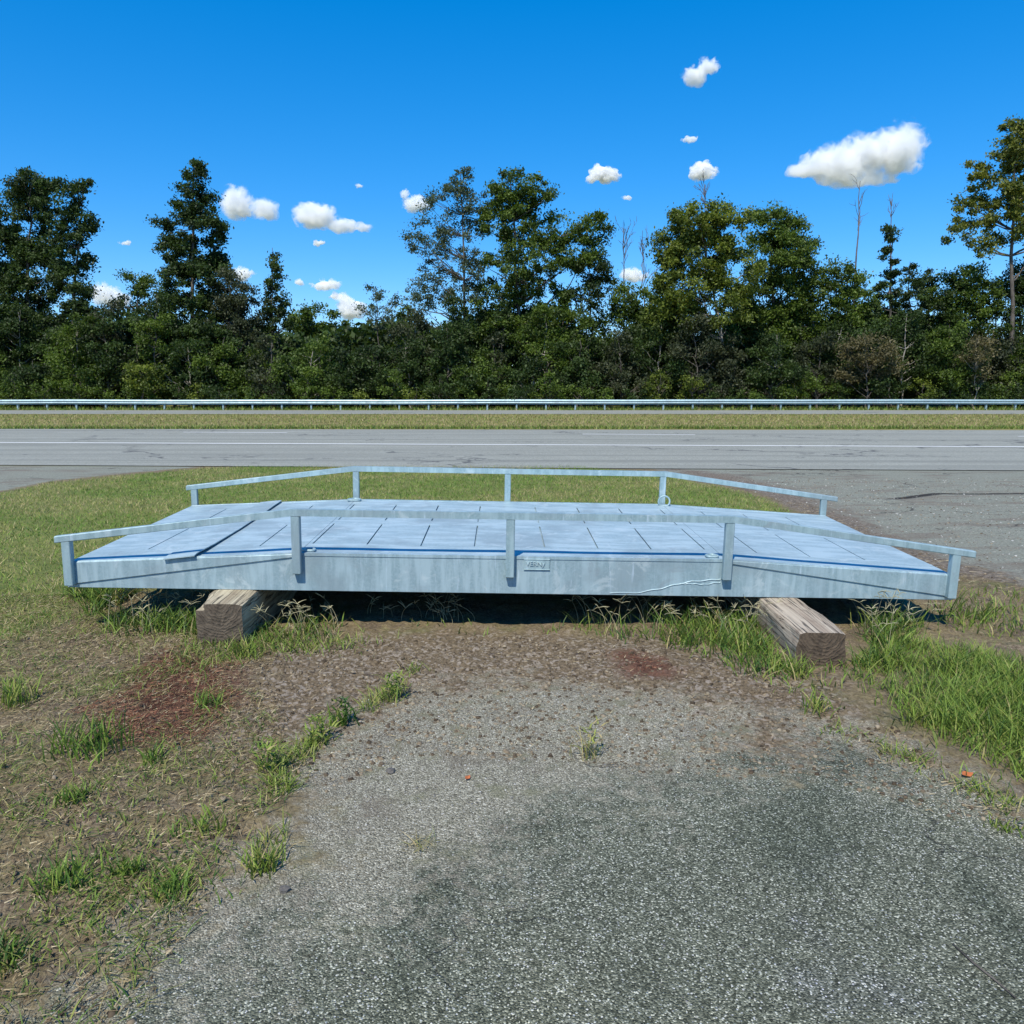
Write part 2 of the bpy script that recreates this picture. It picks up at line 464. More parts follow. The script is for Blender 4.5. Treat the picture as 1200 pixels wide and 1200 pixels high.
# ------------------------------------------------------------------ ground
def axis(dense_lo, dense_hi, step, lo, hi, growth=1.18):
    a = list(np.arange(dense_lo, dense_hi, step))
    s, v = step, a[-1]
    while v < hi: s *= growth; v += s; a.append(v)
    s, v = step, a[0]
    while v > lo: s *= growth; v -= s; a.insert(0, v)
    return np.array(a)
gx = axis(-6.5, 6.5, .034, -4000, 4000)
gy = [-60, -25, -10, -5, -2, -1, 0, .5]
v = .8
while v < 15:
    gy.append(v); v += max(.018, .0078 * v)
gy += list(np.arange(15.2, 30, .6)) + list(np.arange(30, 80, 2.0)) + [90, 110, 150, 220, 350, 600, 1000, 1800, 3000, 5000, 9000]
gy = np.array(gy)
XX, YY = np.meshgrid(gx, gy)
P = np.stack([XX.ravel(), YY.ravel()], 1)

POLY = dict(
    asph=[(-1.43, 1.62)] + gp((70, 1185), (155, 1105), (300, 1025), (350, 965), (330, 905), (385, 862), (430, 836), (480, 818), (560, 800), (640, 800), (760, 815),
         (850, 833), (882, 842), (890, 888), (922, 892), (930, 845), (1000, 856), (1060, 880), (1120, 905), (1200, 945), (1330, 1010)) + [(7, .8), (7, -9), (-1.9, -9)],
    fresh=[(-1.25, 1.6)] + gp((110, 1190), (330, 1095), (560, 1035), (590, 985), (650, 935), (770, 925), (860, 890), (960, 875), (1080, 905), (1200, 955), (1330, 1020)) + [(7, .8), (7, -9), (-1.9, -9)],
    bare=gp((300, 770), (340, 745), (420, 742), (600, 738), (800, 752), (905, 790), (980, 800), (1030, 850), (1140, 910), (1230, 980), (900, 900), (500, 900), (380, 960), (250, 890)),
    red=gp((140, 790), (200, 765), (270, 780), (285, 815), (250, 850), (180, 880), (130, 865)),
    lawn=gp((-900, 800), (-900, 700), (0, 579), (60, 567), (150, 557), (250, 548), (400, 544), (640, 545), (760, 553), (850, 573), (905, 590), (935, 612), (900, 660), (500, 690), (100, 694), (60, 735), (-100, 780)),
    lush=gp((1015, 735), (1090, 750), (1200, 772), (1700, 850), (1700, 1120), (1330, 985), (1210, 915), (1130, 895), (1060, 868), (1030, 835), (1005, 780)),
    apronR=gp((770, 545), (770, 551), (850, 567), (905, 584), (960, 612), (1010, 640), (1080, 664), (1200, 688), (1700, 790), (2500, 760), (1800, 545)),
    apronL=gp((-900, 545), (-900, 695), (0, 576), (60, 564), (150, 554), (260, 545)),
)
W_ = dict(asph=.62, fresh=.6, bare=.5, red=.35, lawn=.6, lush=.45, apronR=.5, apronL=.5)
sdv = {k: sdist(P, p) for k, p in POLY.items()}
att = {k: np.clip(.5 + sdv[k] / (2 * W_[k]), 0, 1) for k in ('asph', 'fresh', 'bare', 'red', 'lawn', 'lush')}
att['lush'] = np.clip(.5 + (sdv['lush'] - .22) / .9, 0, 1)
att['red'] = np.maximum(att['red'], np.clip(.5 + sdist(P, gp((720, 765), (780, 772), (790, 795), (735, 797))) / .5, 0, 1))
att['apron'] = np.clip(.5 + np.maximum(sdv['apronR'], sdv['apronL']) / 1.0, 0, 1)
def pdist(pts):
    d = np.full(len(P), 1e9); pts = np.array(pts)
    for a, b in zip(pts[:-1], pts[1:]):
        e = b - a; t_ = np.clip(((P - a) @ e) / (e @ e), 0, 1); d = np.minimum(d, np.linalg.norm(P - a - t_[:, None] * e, axis=1))
    return d
att['dust'] = np.clip(.5 + sdist(P, gp((780, 548), (850, 555), (920, 572), (1010, 610), (1100, 650), (1210, 680), (1210, 705), (1060, 670), (960, 620), (880, 585))) / 1.2, 0, 1)
att['lip'] = np.clip(1 - pdist(gp((1052, 585), (1075, 582), (1100, 579), (1150, 579), (1230, 578), (1500, 580))) / .15, 0, 1)
att['lip'] = np.maximum(att['lip'], np.clip(1 - pdist(gp((130, 549), (150, 546.5), (175, 545.2), (250, 545))) / .14, 0, 1))
att['far'] = np.clip((P[:, 1] - 15.5) / .5, 0, 1)

def relief(x, y, A=None):
    """height of the ground"""
    near = np.clip((14.2 - y) / 1.5, 0, 1) * np.clip((9 - np.abs(x)) / 3, 0, 1)
    Q = np.stack([x, y], 1)
    asph = np.clip(.5 + sdist(Q, POLY['asph']) / .25, 0, 1)
    ap = np.clip(.5 + np.maximum(sdist(Q, POLY['apronR']), sdist(Q, POLY['apronL'])) / .5, 0, 1)
    hard = np.maximum(asph, ap)
    soft = fbm(x, y, 1.1, 3) * .05 + fbm(x, y, 9, 3) * .022 + np.abs(fbm(x, y, 19, 3)) * .060
    hardh = .006 + fbm(x, y, 1.4, 2) * .02 + fbm(x, y, 16, 2) * .003
    z = near * (soft * (1 - hard) + hardh * hard) + near * .012 * np.clip(.5 + sdist(Q, POLY['lawn']) / 1.0, 0, 1)
    return z - .002

ZZ = relief(P[:, 0], P[:, 1])
nxv, nyv = len(gx), len(gy)
ii = (np.arange(nyv - 1)[:, None] * nxv + np.arange(nxv - 1)[None, :]).ravel()
quads = np.stack([ii, ii + 1, ii + nxv + 1, ii + nxv], 1)
gverts = np.concatenate([P, ZZ[:, None]], 1)
wob = fbm(P[:, 0], P[:, 1], 3, 4) * .25
cls_v = np.where(sdv['asph'] + wob > 0, 1, 0) + np.where(np.maximum(sdv['apronR'], sdv['apronL']) + wob > 0, 2, 0)
cls = cls_v[quads[:, 0]]; cls[cls == 3] = 2
def sub_mesh(name, sel):
    q = quads[sel]; u, inv = np.unique(q, return_inverse=True)
    return np_mesh(name, gverts[u], inv.reshape(-1, 4), M['ground'], None, {k: a[u] for k, a in att.items()}, smooth=True)
g0 = sub_mesh('ground', cls == 0); tag(g0, 'dry thatch, bare brown earth and grassy verge around the ramp', 'ground', kind='structure')
g1 = sub_mesh('driveway', cls == 1); tag(g1, 'worn grey asphalt with pale stones in the foreground', 'driveway', kind='structure')
g2 = sub_mesh('apron', cls == 2); tag(g2, 'dusty cracked side pavement joining the highway', 'pavement', kind='structure')

# ------------------------------------------------------------------ highway
def strip(name, near, far, z, mat, label, cat, parent=None):
    """sheet between two lines given by their two ends on the ground, carried on past the frame"""
    n0, n1 = np.array(near[0]), np.array(near[1]); f0, f1 = np.array(far[0]), np.array(far[1])
    ts = np.linspace(-3, 4, 60)
    a = n0 + (n1 - n0) * ts[:, None]; b = f0 + (f1 - f0) * ts[:, None]
    v = np.concatenate([np.c_[a, np.full(60, z)], np.c_[b, np.full(60, z)]])
    i = np.arange(59)
    o = np_mesh(name, v, np.stack([i, i + 1, i + 61, i + 60], 1), mat, parent)
    tag(o, label, cat, kind='structure'); return o
def gl(y0, y1): return [ground_at(0, y0)[:2], ground_at(1200, y1)[:2]]
hw = strip('highway', gl(545.5, 552), gl(503, 504.5), .012, M['road'], 'near carriageway of grey asphalt behind the lawn', 'road')
hf = strip('far_highway', gl(485.4, 485.6), gl(481, 481), .012, M['road'], 'far carriageway beyond the grassy median', 'road')
def band(p0, p1, width, z, mat, name, parent, t0=0., t1=1.):
    p0, p1 = np.array(p0), np.array(p1); d = (p1 - p0) / np.linalg.norm(p1 - p0); nrm = np.array([-d[1], d[0]])
    a, b = p0 + (p1 - p0) * t0, p0 + (p1 - p0) * t1
    n = 30; ts = np.linspace(0, 1, n)
    c = a + (b - a) * ts[:, None]
    v = np.concatenate([np.c_[c - nrm * width / 2, np.full(n, z)], np.c_[c + nrm * width / 2, np.full(n, z)]])
    i = np.arange(n - 1)
    return np_mesh(name, v, np.stack([i, i + 1, i + n + 1, i + n], 1), mat, parent)
L0, L1 = gl(519.2, 524.3)
band(L0, L1, .17, .018, M['paint'], 'edge_line', hw, -2.5, 3.5)
d0 = ground_at(215, 507)[:2]; d1 = ground_at(815, 510)[:2]
dd = (d1 - d0) / np.linalg.norm(d1 - d0)
for k in range(-5, 7):
    s = d0 + dd * 13.1 * k
    band(s, s + dd * 3.5, .14, .018, M['paint'], 'lane_dash', hw)

# ------------------------------------------------------------------ guardrail
GY = 53.0
gr = empty('guardrail', (0, GY, 0), 'long galvanised steel guardrail along the far carriageway', 'guardrail')
prof = [(-.02, .36), (-.02, .40), (-.085, .43), (-.085, .47), (-.015, .505), (-.015, .525), (-.085, .56), (-.085, .60), (-.02, .63), (-.02, .67)]
xs = np.linspace(-110, 110, 61)
zoff = .0006 * (xs / 10) ** 2 + rng.normal(0, .012, 61)
vv = []
for th in (0, .012):
    for y_, z_ in prof:
        vv.append(np.stack([xs, np.full(61, y_ + th), z_ + zoff], 1))
vv = np.concatenate(vv); ff = []
i = np.arange(60)
for s in range(2):
    for k in range(9):
        b0 = (s * 10 + k) * 61; ff.append(np.stack([b0 + i, b0 + i + 1, b0 + 61 + i + 1, b0 + 61 + i], 1))
for k in (0, 9):
    b0, b1 = k * 61, (10 + k) * 61; ff.append(np.stack([b0 + i, b0 + i + 1, b1 + i + 1, b1 + i], 1))
np_mesh('rail_beam', vv, np.concatenate(ff), M['galv_rail'], gr)
pm = None
for k in range(-28, 29):
    x = k * 1.905 + .3
    if pm is None:
        o = box('post', (-.05, 0.02, -.1), (.05, .17, .62), M['galv_side'], gr, .006); pm = o.data
    else:
        o = link('post', pm, gr)
    o.location.x = x

# ------------------------------------------------------------------ steel ramp
RAMP = dict(loc=(-.0166, 4.8567, .24), rot=(.0262, .0184, .0138))
AL, AR, BL, BR, RW, HF, HE, HR, HRE = 1.2905, 1.3269, 2.695, 2.755, 2.003, .2338, .160, .5149, .3318
ramp = empty('steel_ramp', RAMP['loc'], 'pale galvanised steel loading ramp with low side rails, resting on two timbers', 'ramp')
ramp.rotation_euler = RAMP['rot']
RM = Matrix.LocRotScale(Vector(RAMP['loc']), ramp.rotation_euler, None)

def deck_panel(u0, w0, u1, w1, slots, thick=.008, v0=.022, v1=None):
    v1 = RW - .022 if v1 is None else v1
    hs_ = .0048
    rows = [(.27, .96), (1.10, 1.78)]
    ub = sorted({u0, u1} | {s - hs_ for s in slots} | {s + hs_ for s in slots})
    vb = sorted({v0, v1} | {r for a in rows for r in a})
    bm = bmesh.new(); vt = {}
    def V(u, v_, k):
        key = (round(u, 5), round(v_, 5), k)
        if key not in vt:
            ww = w0 + (w1 - w0) * (u - u0) / (u1 - u0) - k * thick
            sag = .004 * math.sin(u * 5.1 + 1) * math.sin(v_ * 3.3)
            vt[key] = bm.verts.new((u, v_, ww + sag))
        return vt[key]
    cells = {}
    for i in range(len(ub) - 1):
        for j in range(len(vb) - 1):
            um, vm = (ub[i] + ub[i + 1]) / 2, (vb[j] + vb[j + 1]) / 2
            hole = any(abs(um - s) < hs_ for s in slots) and any(a < vm < b for a, b in rows)
            cells[i, j] = not hole
    for (i, j), ok in cells.items():
        if not ok: continue
        a, b, c, d = (ub[i], vb[j]), (ub[i + 1], vb[j]), (ub[i + 1], vb[j + 1]), (ub[i], vb[j + 1])
        bm.faces.new([V(*p, 0) for p in (a, b, c, d)])
        bm.faces.new([V(*p, 1) for p in (d, c, b, a)])
        for (di, dj), (p, q) in (((0, -1), (a, b)), ((1, 0), (b, c)), ((0, 1), (c, d)), ((-1, 0), (d, a))):
            if not cells.get((i + di, j + dj), False):
                bm.faces.new([V(*q, 0), V(*p, 0), V(*p, 1), V(*q, 1)])
    o = bm_obj('deck_panel', bm, M['galv'], ramp)
    return o
flat_slots = [-.225 - .345 * k for k in range(4)] + [.225 + .345 * k for k in range(4)]
flat_slots = [s for s in flat_slots if -AL + .03 < s < AR - .03]
deck_panel(-AL + .002, HF, AR - .002, HF, flat_slots)
deck_panel(-BL + .02, HE, -AL - .002, HF - .001, [-1.60, -2.31])
deck_panel(AR + .002, HF - .001, BR - .02, HE, [1.60, 1.95, 2.31])
# channels under the slots
slope_w = lambda u: HF if -AL <= u <= AR else (HF + (HE - HF) * ((-AL - u) / (BL - AL) if u < 0 else (u - AR) / (BR - AR)))
for u in flat_slots + [-1.60, -2.31, 1.60, 1.95, 2.31]:
    wz = slope_w(u)
    box('slot_channel', (u - .03, .2, wz - .04), (u + .03, RW - .15, wz - .0145), M['galv_side'], ramp, .002)

for v0, v1, sgn in ((0, .012, -1), (RW - .012, RW, 1)):
    prism('side_beam', [(-BL, 0), (BR, 0), (BR, .016), (AR + .05, HF - .012), (-AL - .05, HF - .012), (-BL, .016)], v0, v1, M['galv_side'], ramp, .002)
    lv0, lv1 = (v0 - .009, v0 - .0005) if sgn < 0 else (v1 + .0005, v1 + .009)
    prism('side_lip', [(-BL + .004, HE - .003), (-BL + .004, .020), (-AL - .02, HF - .022), (-AL - .02, HF - .004)], lv0, lv1, M['galv_side'], ramp, .002)
    prism('side_lip', [(BR - .004, HE - .003), (AR + .02, HF - .004), (AR + .02, HF - .022), (BR - .004, .020)], lv0, lv1, M['galv_side'], ramp, .002)
    # rounded edge strip between deck and side
    e0, e1 = (v0 - .004, v0 + .026) if sgn < 0 else (v1 - .026, v1 + .004)
    prism('edge_strip', [(-BL + .02, HE - .014), (-AL, HF - .014), (AR, HF - .014), (BR - .02, HE - .014), (BR - .02, HE + .003), (AR, HF + .004), (-AL, HF + .004), (-BL + .02, HE + .003)], e0, e1, M['galv_side'], ramp, .004)
for u0, u1 in ((-BL, -BL + .014), (BR - .014, BR)):
    box('end_beam', (u0, .013, .002), (u1, RW - .013, HE - .012), M['galv_side'], ramp, .002)
for u in (-2.0, -1.29, -.65, 0, .65, 1.33, 2.05):  # unseen beams added under the deck to darken the space below
    box('added_shade_beam', (u - .04, .014, .004), (u + .04, RW - .014, min(.15, slope_w(u) - .055)), M['galv_side'], ramp, .003)

# overlapping flap on the left slope: its free edge stands up and sticks out over the near side
fu = -1.905
def flap():
    bm = bmesh.new()
    rows = []
    for v_ in (-.030, .01, .05, .3, .8, 1.3, 1.8, RW - .01):
        lift = .018 if v_ < .1 else .010 + .003 * math.sin(v_ * 4)
        skew = .012 * math.sin(v_ * 2.2)
        r = []
        for k, (du, l) in enumerate(((-.19, .0025), (-.10, .006 + lift * .25), (0.0, lift))):
            u = fu + du + skew * (du == 0)
            base = slope_w(u) + l
            if v_ < 0: base -= .006
            r.append((bm.verts.new((u, v_, base + .006)), bm.verts.new((u, v_, base))))
        rows.append(r)
    for a, b in zip(rows[:-1], rows[1:]):
        for k in range(2):
            bm.faces.new((a[k][0], a[k + 1][0], b[k + 1][0], b[k][0])); bm.faces.new((a[k][1], b[k][1], b[k + 1][1], a[k + 1][1]))
        bm.faces.new((a[2][0], a[2][1], b[2][1], b[2][0])); bm.faces.new((a[0][0], b[0][0], b[0][1], a[0][1]))
    for r in (rows[0], rows[-1]):
        for k in range(2): bm.faces.new((r[k][0], r[k][1], r[k + 1][1], r[k + 1][0]))
    return bm_obj('flap_plate', bm, M['galv'], ramp)
flap()

def rail(sgn):
    v0, v1 = (-.050, -.010) if sgn < 0 else (RW + .010, RW + .050)
    pts = [(-BL - .035, HRE - .006), (-AL - .02, HR), (AR + .02, HR), (BR + .085, HRE - .011)]
    h = .042
    poly = [(u, ww) for u, ww in pts] + [(u, ww - h) for u, ww in pts[::-1]]
    r = prism('handrail', poly, v0, v1, M['galv_rail'], ramp, .005)
    for u, lo in ((-BL + .03, .02), (-AL, .115), (0., .112), (AR, .115), (BR - .03, .02)):
        top = HR - h if -AL <= u <= AR else HRE - h + .012
        box('post', (u - .026, v0 + .002, lo), (u + .026, v1 + (.0095 if sgn < 0 else -.002), top), M['galv_rail'], r, .004)
    return r
rail(-1); rail(1)

def ring(u, v_, upright=False, r=.036, t=.0075):
    bm = bmesh.new(); n, k = 18, 8; vs = []
    for i in range(n):
        a = 2 * math.pi * i / n
        cx, cz = math.cos(a), max(math.sin(a), -.72)
        for j in range(k):
            b = 2 * math.pi * j / k
            rr = r + t * math.cos(b)
            p = (cx * rr, t * math.sin(b), cz * rr) if upright else (cx * rr, cz * rr, t * math.sin(b))
            vs.append(bm.verts.new(p))
    for i in range(n):
        for j in range(k):
            bm.faces.new((vs[i * k + j], vs[((i + 1) % n) * k + j], vs[((i + 1) % n) * k + (j + 1) % k], vs[i * k + (j + 1) % k]))
    o = bm_obj('lifting_ring', bm, M['galv_rail'], ramp, True)
    o.location = (u, v_, HF + (.035 if upright else .012))
    return o
ring(-AL + .055, .055); ring(AR - .075, .055)
ring(-AL, RW - .075, False, .052); ring(AR + .002, RW - .055, True, .048)

# embossed maker's plate and its lettering
plate = box('name_plate', (.085, -.0065, .155), (.245, -.0005, .222), M['galv_rail'], ramp, .002)
box('plate_rim', (.085, -.0095, .2175), (.245, -.0066, .2225), M['galv_rail'], plate, .0012)
box('plate_rim', (.085, -.0095, .1545), (.245, -.0066, .1590), M['galv_rail'], plate, .0012)
fc = bpy.data.curves.new('lettering', 'FONT'); fc.body = 'VERNy'; fc.size = .040; fc.extrude = .0022; fc.bevel_depth = .0006
tmp = bpy.data.objects.new('lettering', fc); COL.objects.link(tmp)
lm = bpy.data.meshes.new_from_object(tmp.evaluated_get(bpy.context.evaluated_depsgraph_get()))
bpy.data.objects.remove(tmp)
fo = bpy.data.objects.new('lettering', lm); COL.objects.link(fo); fo.parent = plate
fo.location = (.097, -.0088, .180); fo.rotation_euler = (math.pi / 2, 0, 0); lm.materials.clear(); lm.materials.append(M['galv'])

# run of solidified zinc on the near side
def side_line(pts, r, name):
    pts = np.array(pts); t = np.linspace(0, 1, 40); k = np.linspace(0, 1, len(pts))
    path = np.stack([np.interp(t, k, pts[:, 0]), np.full(40, -.001), np.interp(t, k, pts[:, 1])], 1)
    path[:, 2] += .0025 * np.sin(t * 31)
    v, f = tube_arrays(path, np.full(40, r), 6)
    np_mesh(name, v, f, M['galv'], ramp, smooth=True)
side_line([(.62, .012), (.80, .018), (.93, .045), (1.02, .072), (1.12, .094), (1.22, .103), (1.30, .112)], .0035, 'zinc_run')
side_line([(1.05, .078), (1.12, .080), (1.20, .075), (1.30, .092)], .003, 'zinc_run')

# ------------------------------------------------------------------ timbers under the ramp
def ramp_point(u, v_, ww=0): return RM @ Vector((u, v_, ww))
def timber(name, u, half, front, label, light, dark, el, ed, z0, chip):
    root = empty(name, (0, 0, 0), label, 'timber', 'timbers under the ramp')
    p = ramp_point(u, -front)
    root.location = p; root.rotation_euler = RAMP['rot']
    L = front + RW * .96; hgt = .30
    wood = mat_timber(name + '_wood', 1, light, dark); endm = mat_endgrain(name + '_end', el, ed)
    bm = bmesh.new()
    nseg, ny = 7, 30
    ring_pts = []
    # cross section with worn corners
    sec = []
    for k in range(nseg + 1): sec.append((-half + 2 * half * k / nseg, 0.0))
    for k in range(1, nseg + 1): sec.append((half, -hgt * k / nseg))
    for k in range(1, nseg + 1): sec.append((half - 2 * half * k / nseg, -hgt))
    for k in range(1, nseg): sec.append((-half, -hgt + hgt * k / nseg))
    rows = []
    for j in range(ny + 1):
        y = L * j / ny
        r = []
        for a, b in sec:
            q = Vector((a * 9 + u * 7, y * 2.2, b * 9))
            dn = mnoise.noise(q) * .012 + mnoise.noise(q * 3.1) * .006
            ex, ez = a, b
            if abs(abs(a) - half) < 1e-6 and (abs(b) < 1e-6 or abs(b + hgt) < 1e-6):
                ex *= .955; ez = b - .010 if abs(b) < 1e-6 else b
                if chip and a < 0 and abs(b) < 1e-6:
                    kx = max(0, 1 - y / .22); ex += .045 * kx; ez -= .03 * kx
            ez2 = min(ez + dn * .6, -.001)
            r.append(bm.verts.new((ex + dn * (1 if a > 0 else -1), y + (mnoise.noise(q * 2) * .006 if j == 0 else 0), ez2)))
        rows.append(r)
    n = len(sec)
    for j in range(ny):
        for k in range(n): bm.faces.new((rows[j][k], rows[j][(k + 1) % n], rows[j + 1][(k + 1) % n], rows[j + 1][k]))
    bm.faces.new(rows[-1])
    bmesh.ops.recalc_face_normals(bm, faces=bm.faces)
    bm_obj('beam', bm, wood, root)
    # sawn end
    bm = bmesh.new()
    me_src = root.children[0].data
    pts = [me_src.vertices[k].co.copy() for k in range(n)]
    c = bm.verts.new((0, -.004, -hgt / 2)); vs = [bm.verts.new(q) for q in pts]
    inner = [bm.verts.new((q.x * .5, -.005 + mnoise.noise(q * 25) * .006, -hgt / 2 + (q.z + hgt / 2) * .5)) for q in pts]
    for k in range(n):
        k2 = (k + 1) % n
        bm.faces.new((vs[k], vs[k2], inner[k2], inner[k])); bm.faces.new((inner[k], inner[k2], c))
    bm_obj('sawn_end', bm, endm, root)
    return root
timber('timber_block', -1.675, .137, .30, 'short brown timber with a chipped corner under the left half of the ramp', (.46, .40, .28), (.22, .17, .11), (.19, .150, .108), (.07, .053, .037), .275, True)
timber('timber_block', 1.68, .132, .67, 'weathered grey timber sticking out towards the viewer under the right half of the ramp', (.46, .39, .30), (.24, .18, .13), (.17, .122, .080), (.062, .044, .029), .207, False)

# ------------------------------------------------------------------ trees
def leaves(centers, sig, n_each, size, flat=.35):
    """kite-shaped leaves scattered round clump centres"""
    idx = np.repeat(np.arange(len(centers)), n_each)
    n = len(idx)
    if n == 0: return np.zeros((0, 3)), np.zeros((0, 4), int), np.zeros(0)
    p = centers[idx] + rng.normal(0, 1, (n, 3)) * sig[idx][:, None] * np.array([1, 1, .72])
    a = rng.normal(0, 1, (n, 3)); a[:, 2] -= .35
    a /= np.linalg.norm(a, axis=1)[:, None]
    up = rng.normal(0, 1, (n, 3)); up[:, 2] += .9; up[:, 1] -= .25
    b = np.cross(a, up); b /= np.linalg.norm(b, axis=1)[:, None] + 1e-9
    L = size * rng.uniform(.65, 1.4, n)[:, None]
    Wd = L * rng.uniform(.42, .62, n)[:, None]
    v = np.stack([p - a * L / 2, p + b * Wd / 2 + a * L * .05, p + a * L / 2, p - b * Wd / 2 + a * L * .05], 1).reshape(-1, 3)
    f = np.arange(n * 4).reshape(-1, 4)
    clump_t = rng.random(len(centers))[idx]
    t = np.clip(.6 * clump_t + .55 * rng.random(n) - .08, 0, 1)
    return v, f, np.repeat(t, 4)

def branch_path(p0, p1, n=6, wob=.06, sag=.12):
    t = np.linspace(0, 1, n)[:, None]
    d = p1 - p0; L = np.linalg.norm(d)
    q = p0 + d * t
    q[:, 2] += (np.sin(t[:, 0] * math.pi) * -sag * L * .3)
    q[1:-1] += rng.normal(0, wob * L * .35, (n - 2, 3))
    return q

def build_tree(name, label, bx, d, lobes, k=4.0, leaf=.17, mat='leaf_mid', bark='bark', tr=.16, group=None, cat='tree', lean=0, sub=22, sigpx=4.2, twigs=1.0, shell=.45, trunk_top=None):
    """lobes: (px, py, rx, ry) seen at distance d"""
    if group is None and cat == 'tree' and bark != 'bark_pale': d += 3.5
    if group is None: k *= 1.55; leaf *= 1.08
    s = d / F
    base = at_depth(bx, 470, d); base[2] = -.05
    root = empty(name, tuple(base), label, cat, group)
    C_, S_, N_ = [], [], []
    top = None
    for (lx, ly, rx, ry) in lobes:
        c = at_depth(lx, ly, d); c[1] += rng.uniform(-.4, .4) * rx * s
        m = max(4, int(rx * ry / sub))
        u = rng.normal(0, 1, (m, 3)); u /= np.linalg.norm(u, axis=1)[:, None]
        r = rng.random(m) ** (1 / 3.0); r = r * (1 - shell) + shell * (.72 + .28 * rng.random(m))
        q = c + u * r[:, None] * np.array([rx * s, rx * s * .9, ry * s])
        q[:, 2] = np.maximum(q[:, 2], .25)
        C_.append(q); S_.append(np.full(m, sigpx * s) * rng.uniform(.6, 1.35, m)); N_.append(np.maximum(3, (k * rx * ry / m * rng.uniform(.45, 1.6, m)).astype(int)))
        if top is None or c[2] + ry * s * .5 > top[2]: top = c + np.array([0, 0, ry * s * (.55 if trunk_top is None else trunk_top)])
    C_ = np.concatenate(C_); S_ = np.concatenate(S_); N_ = np.concatenate(N_)
    v, f, t = leaves(C_, S_, N_, leaf)
    org = base
    tag(np_mesh('crown', v - org, f, M[mat], root, {'tint': t}), kind='stuff')
    # trunk and limbs
    acc = Acc()
    n = 12
    tp = np.linspace(0, 1, n)[:, None]
    mid = base + (top - base) * np.array([.35, .35, .5])
    path = (1 - tp) ** 2 * base + 2 * tp * (1 - tp) * mid + tp ** 2 * top
    path[1:-1] += rng.normal(0, .06, (n - 2, 3)) * np.array([1, 1, 0])
    rr = tr * (1 - .88 * tp[:, 0]) + .008
    rr[0] *= 1.35
    acc.add(*tube_arrays(path - org, rr, 7))
    nb = min(len(C_), int(34 * twigs) + 4)
    for i in rng.choice(len(C_), nb, replace=False):
        tip = C_[i]
        hz = np.linalg.norm((tip - path[len(path) // 2])[:2])
        zt = tip[2] - (.55 + .4 * rng.random()) * hz - .3
        j = int(np.clip(np.searchsorted(path[:, 2], zt), 2, n - 2))
        p0 = path[j]
        L = np.linalg.norm(tip - p0)
        q = branch_path(p0, tip, 6)
        r0 = min(rr[j] * .62, .018 + .017 * L)
        acc.add(*tube_arrays(q - org, np.linspace(r0, .007, 6), 4))
    tv, tf = acc.get()
    np_mesh('trunk', tv, tf, M[bark], root, smooth=True)
    return root

def dead_tree(name, label, px, d, top_y, bot_y, spread, tr=.07, mat='bark_dead', depth=3, lean=0, n1=7):
    base = at_depth(px, 470, d); base[2] = -.05
    s = d / F
    root = empty(name, tuple(base), label, 'dead tree')
    top = at_depth(px + lean, top_y, d); fork = at_depth(px + lean * .3, bot_y, d)
    acc = Acc()
    t = np.linspace(0, 1, 14)[:, None]
    path = base + (top - base) * t
    path[1:-1, :2] += rng.normal(0, .05, (12, 2))
    rr = tr * 1.3 * (1 - .85 * t[:, 0])
    acc.add(*tube_arrays(path - base, rr, 6))
    def grow(p, dirv, L, r, lev):
        n = 5
        q = [p]
        dv = dirv.copy()
        for _ in range(n - 1):
            dv = dv + rng.normal(0, .16, 3) + np.array([0, 0, .10]); dv /= np.linalg.norm(dv); q.append(q[-1] + dv * L / (n - 1))
        q = np.array(q)
        acc.add(*tube_arrays(q - base, np.linspace(r, r * .35, n), 4))
        if lev > 0:
            for kk in range(rng.integers(2, 4)):
                j = rng.integers(1, n); nd = dv + rng.normal(0, .36, 3); nd /= np.linalg.norm(nd)
                grow(q[j], nd, L * rng.uniform(.4, .65), max(r * .6, .017), lev - 1)
    z0 = fork[2]
    for _ in range(n1):
        z = rng.uniform(z0, top[2] - .3); fr = (z - base[2]) / (top[2] - base[2])
        p = base + (top - base) * fr
        ang = rng.uniform(0, 2 * math.pi)
        dv = np.array([math.cos(ang) * .33, math.sin(ang) * .33, .9]); dv /= np.linalg.norm(dv)
        grow(p, dv, spread * s * rng.uniform(.7, 1.5), max(tr * (1 - .9 * fr) * .6, .030), depth - 1)
    v, f = acc.get()
    np_mesh('trunk', v, f, M[mat], root, smooth=True)
    return root

T = build_tree
T('broadleaf_tree', 'tall dark broadleaf tree at the left edge of the tree line', 30, 58, [(18, 262, 34, 50), (40, 225, 24, 24), (-15, 290, 36, 48), (35, 315, 32, 42), (5, 345, 34, 40), (25, 385, 44, 40), (-20, 410, 40, 44), (45, 420, 36, 36)], 4.6, .19, 'leaf_dark', tr=.2)
T('broadleaf_tree', 'open dark tree with ragged right side beside the left edge tree', 82, 57, [(72, 240, 20, 30), (96, 225, 12, 16), (84, 285, 24, 34), (98, 262, 12, 20), (80, 335, 26, 34), (100, 350, 18, 22), (105, 312, 10, 14), (92, 388, 34, 30), (110, 420, 30, 30)], 3.4, .19, 'leaf_dark', tr=.15, sigpx=3.6)
T('spire_tree', 'tallest dark spire-shaped tree left of the centre', 226, 57, [(227, 204, 10, 18), (226, 235, 23, 22), (230, 265, 31, 26), (190, 268, 10, 12), (196, 288, 12, 12), (222, 300, 36, 26), (232, 335, 38, 28), (248, 315, 22, 22), (225, 372, 46, 32), (250, 408, 44, 36), (205, 415, 34, 34)], 4.6, .19, 'leaf_dark', tr=.2, sigpx=3.6, trunk_top=.9)
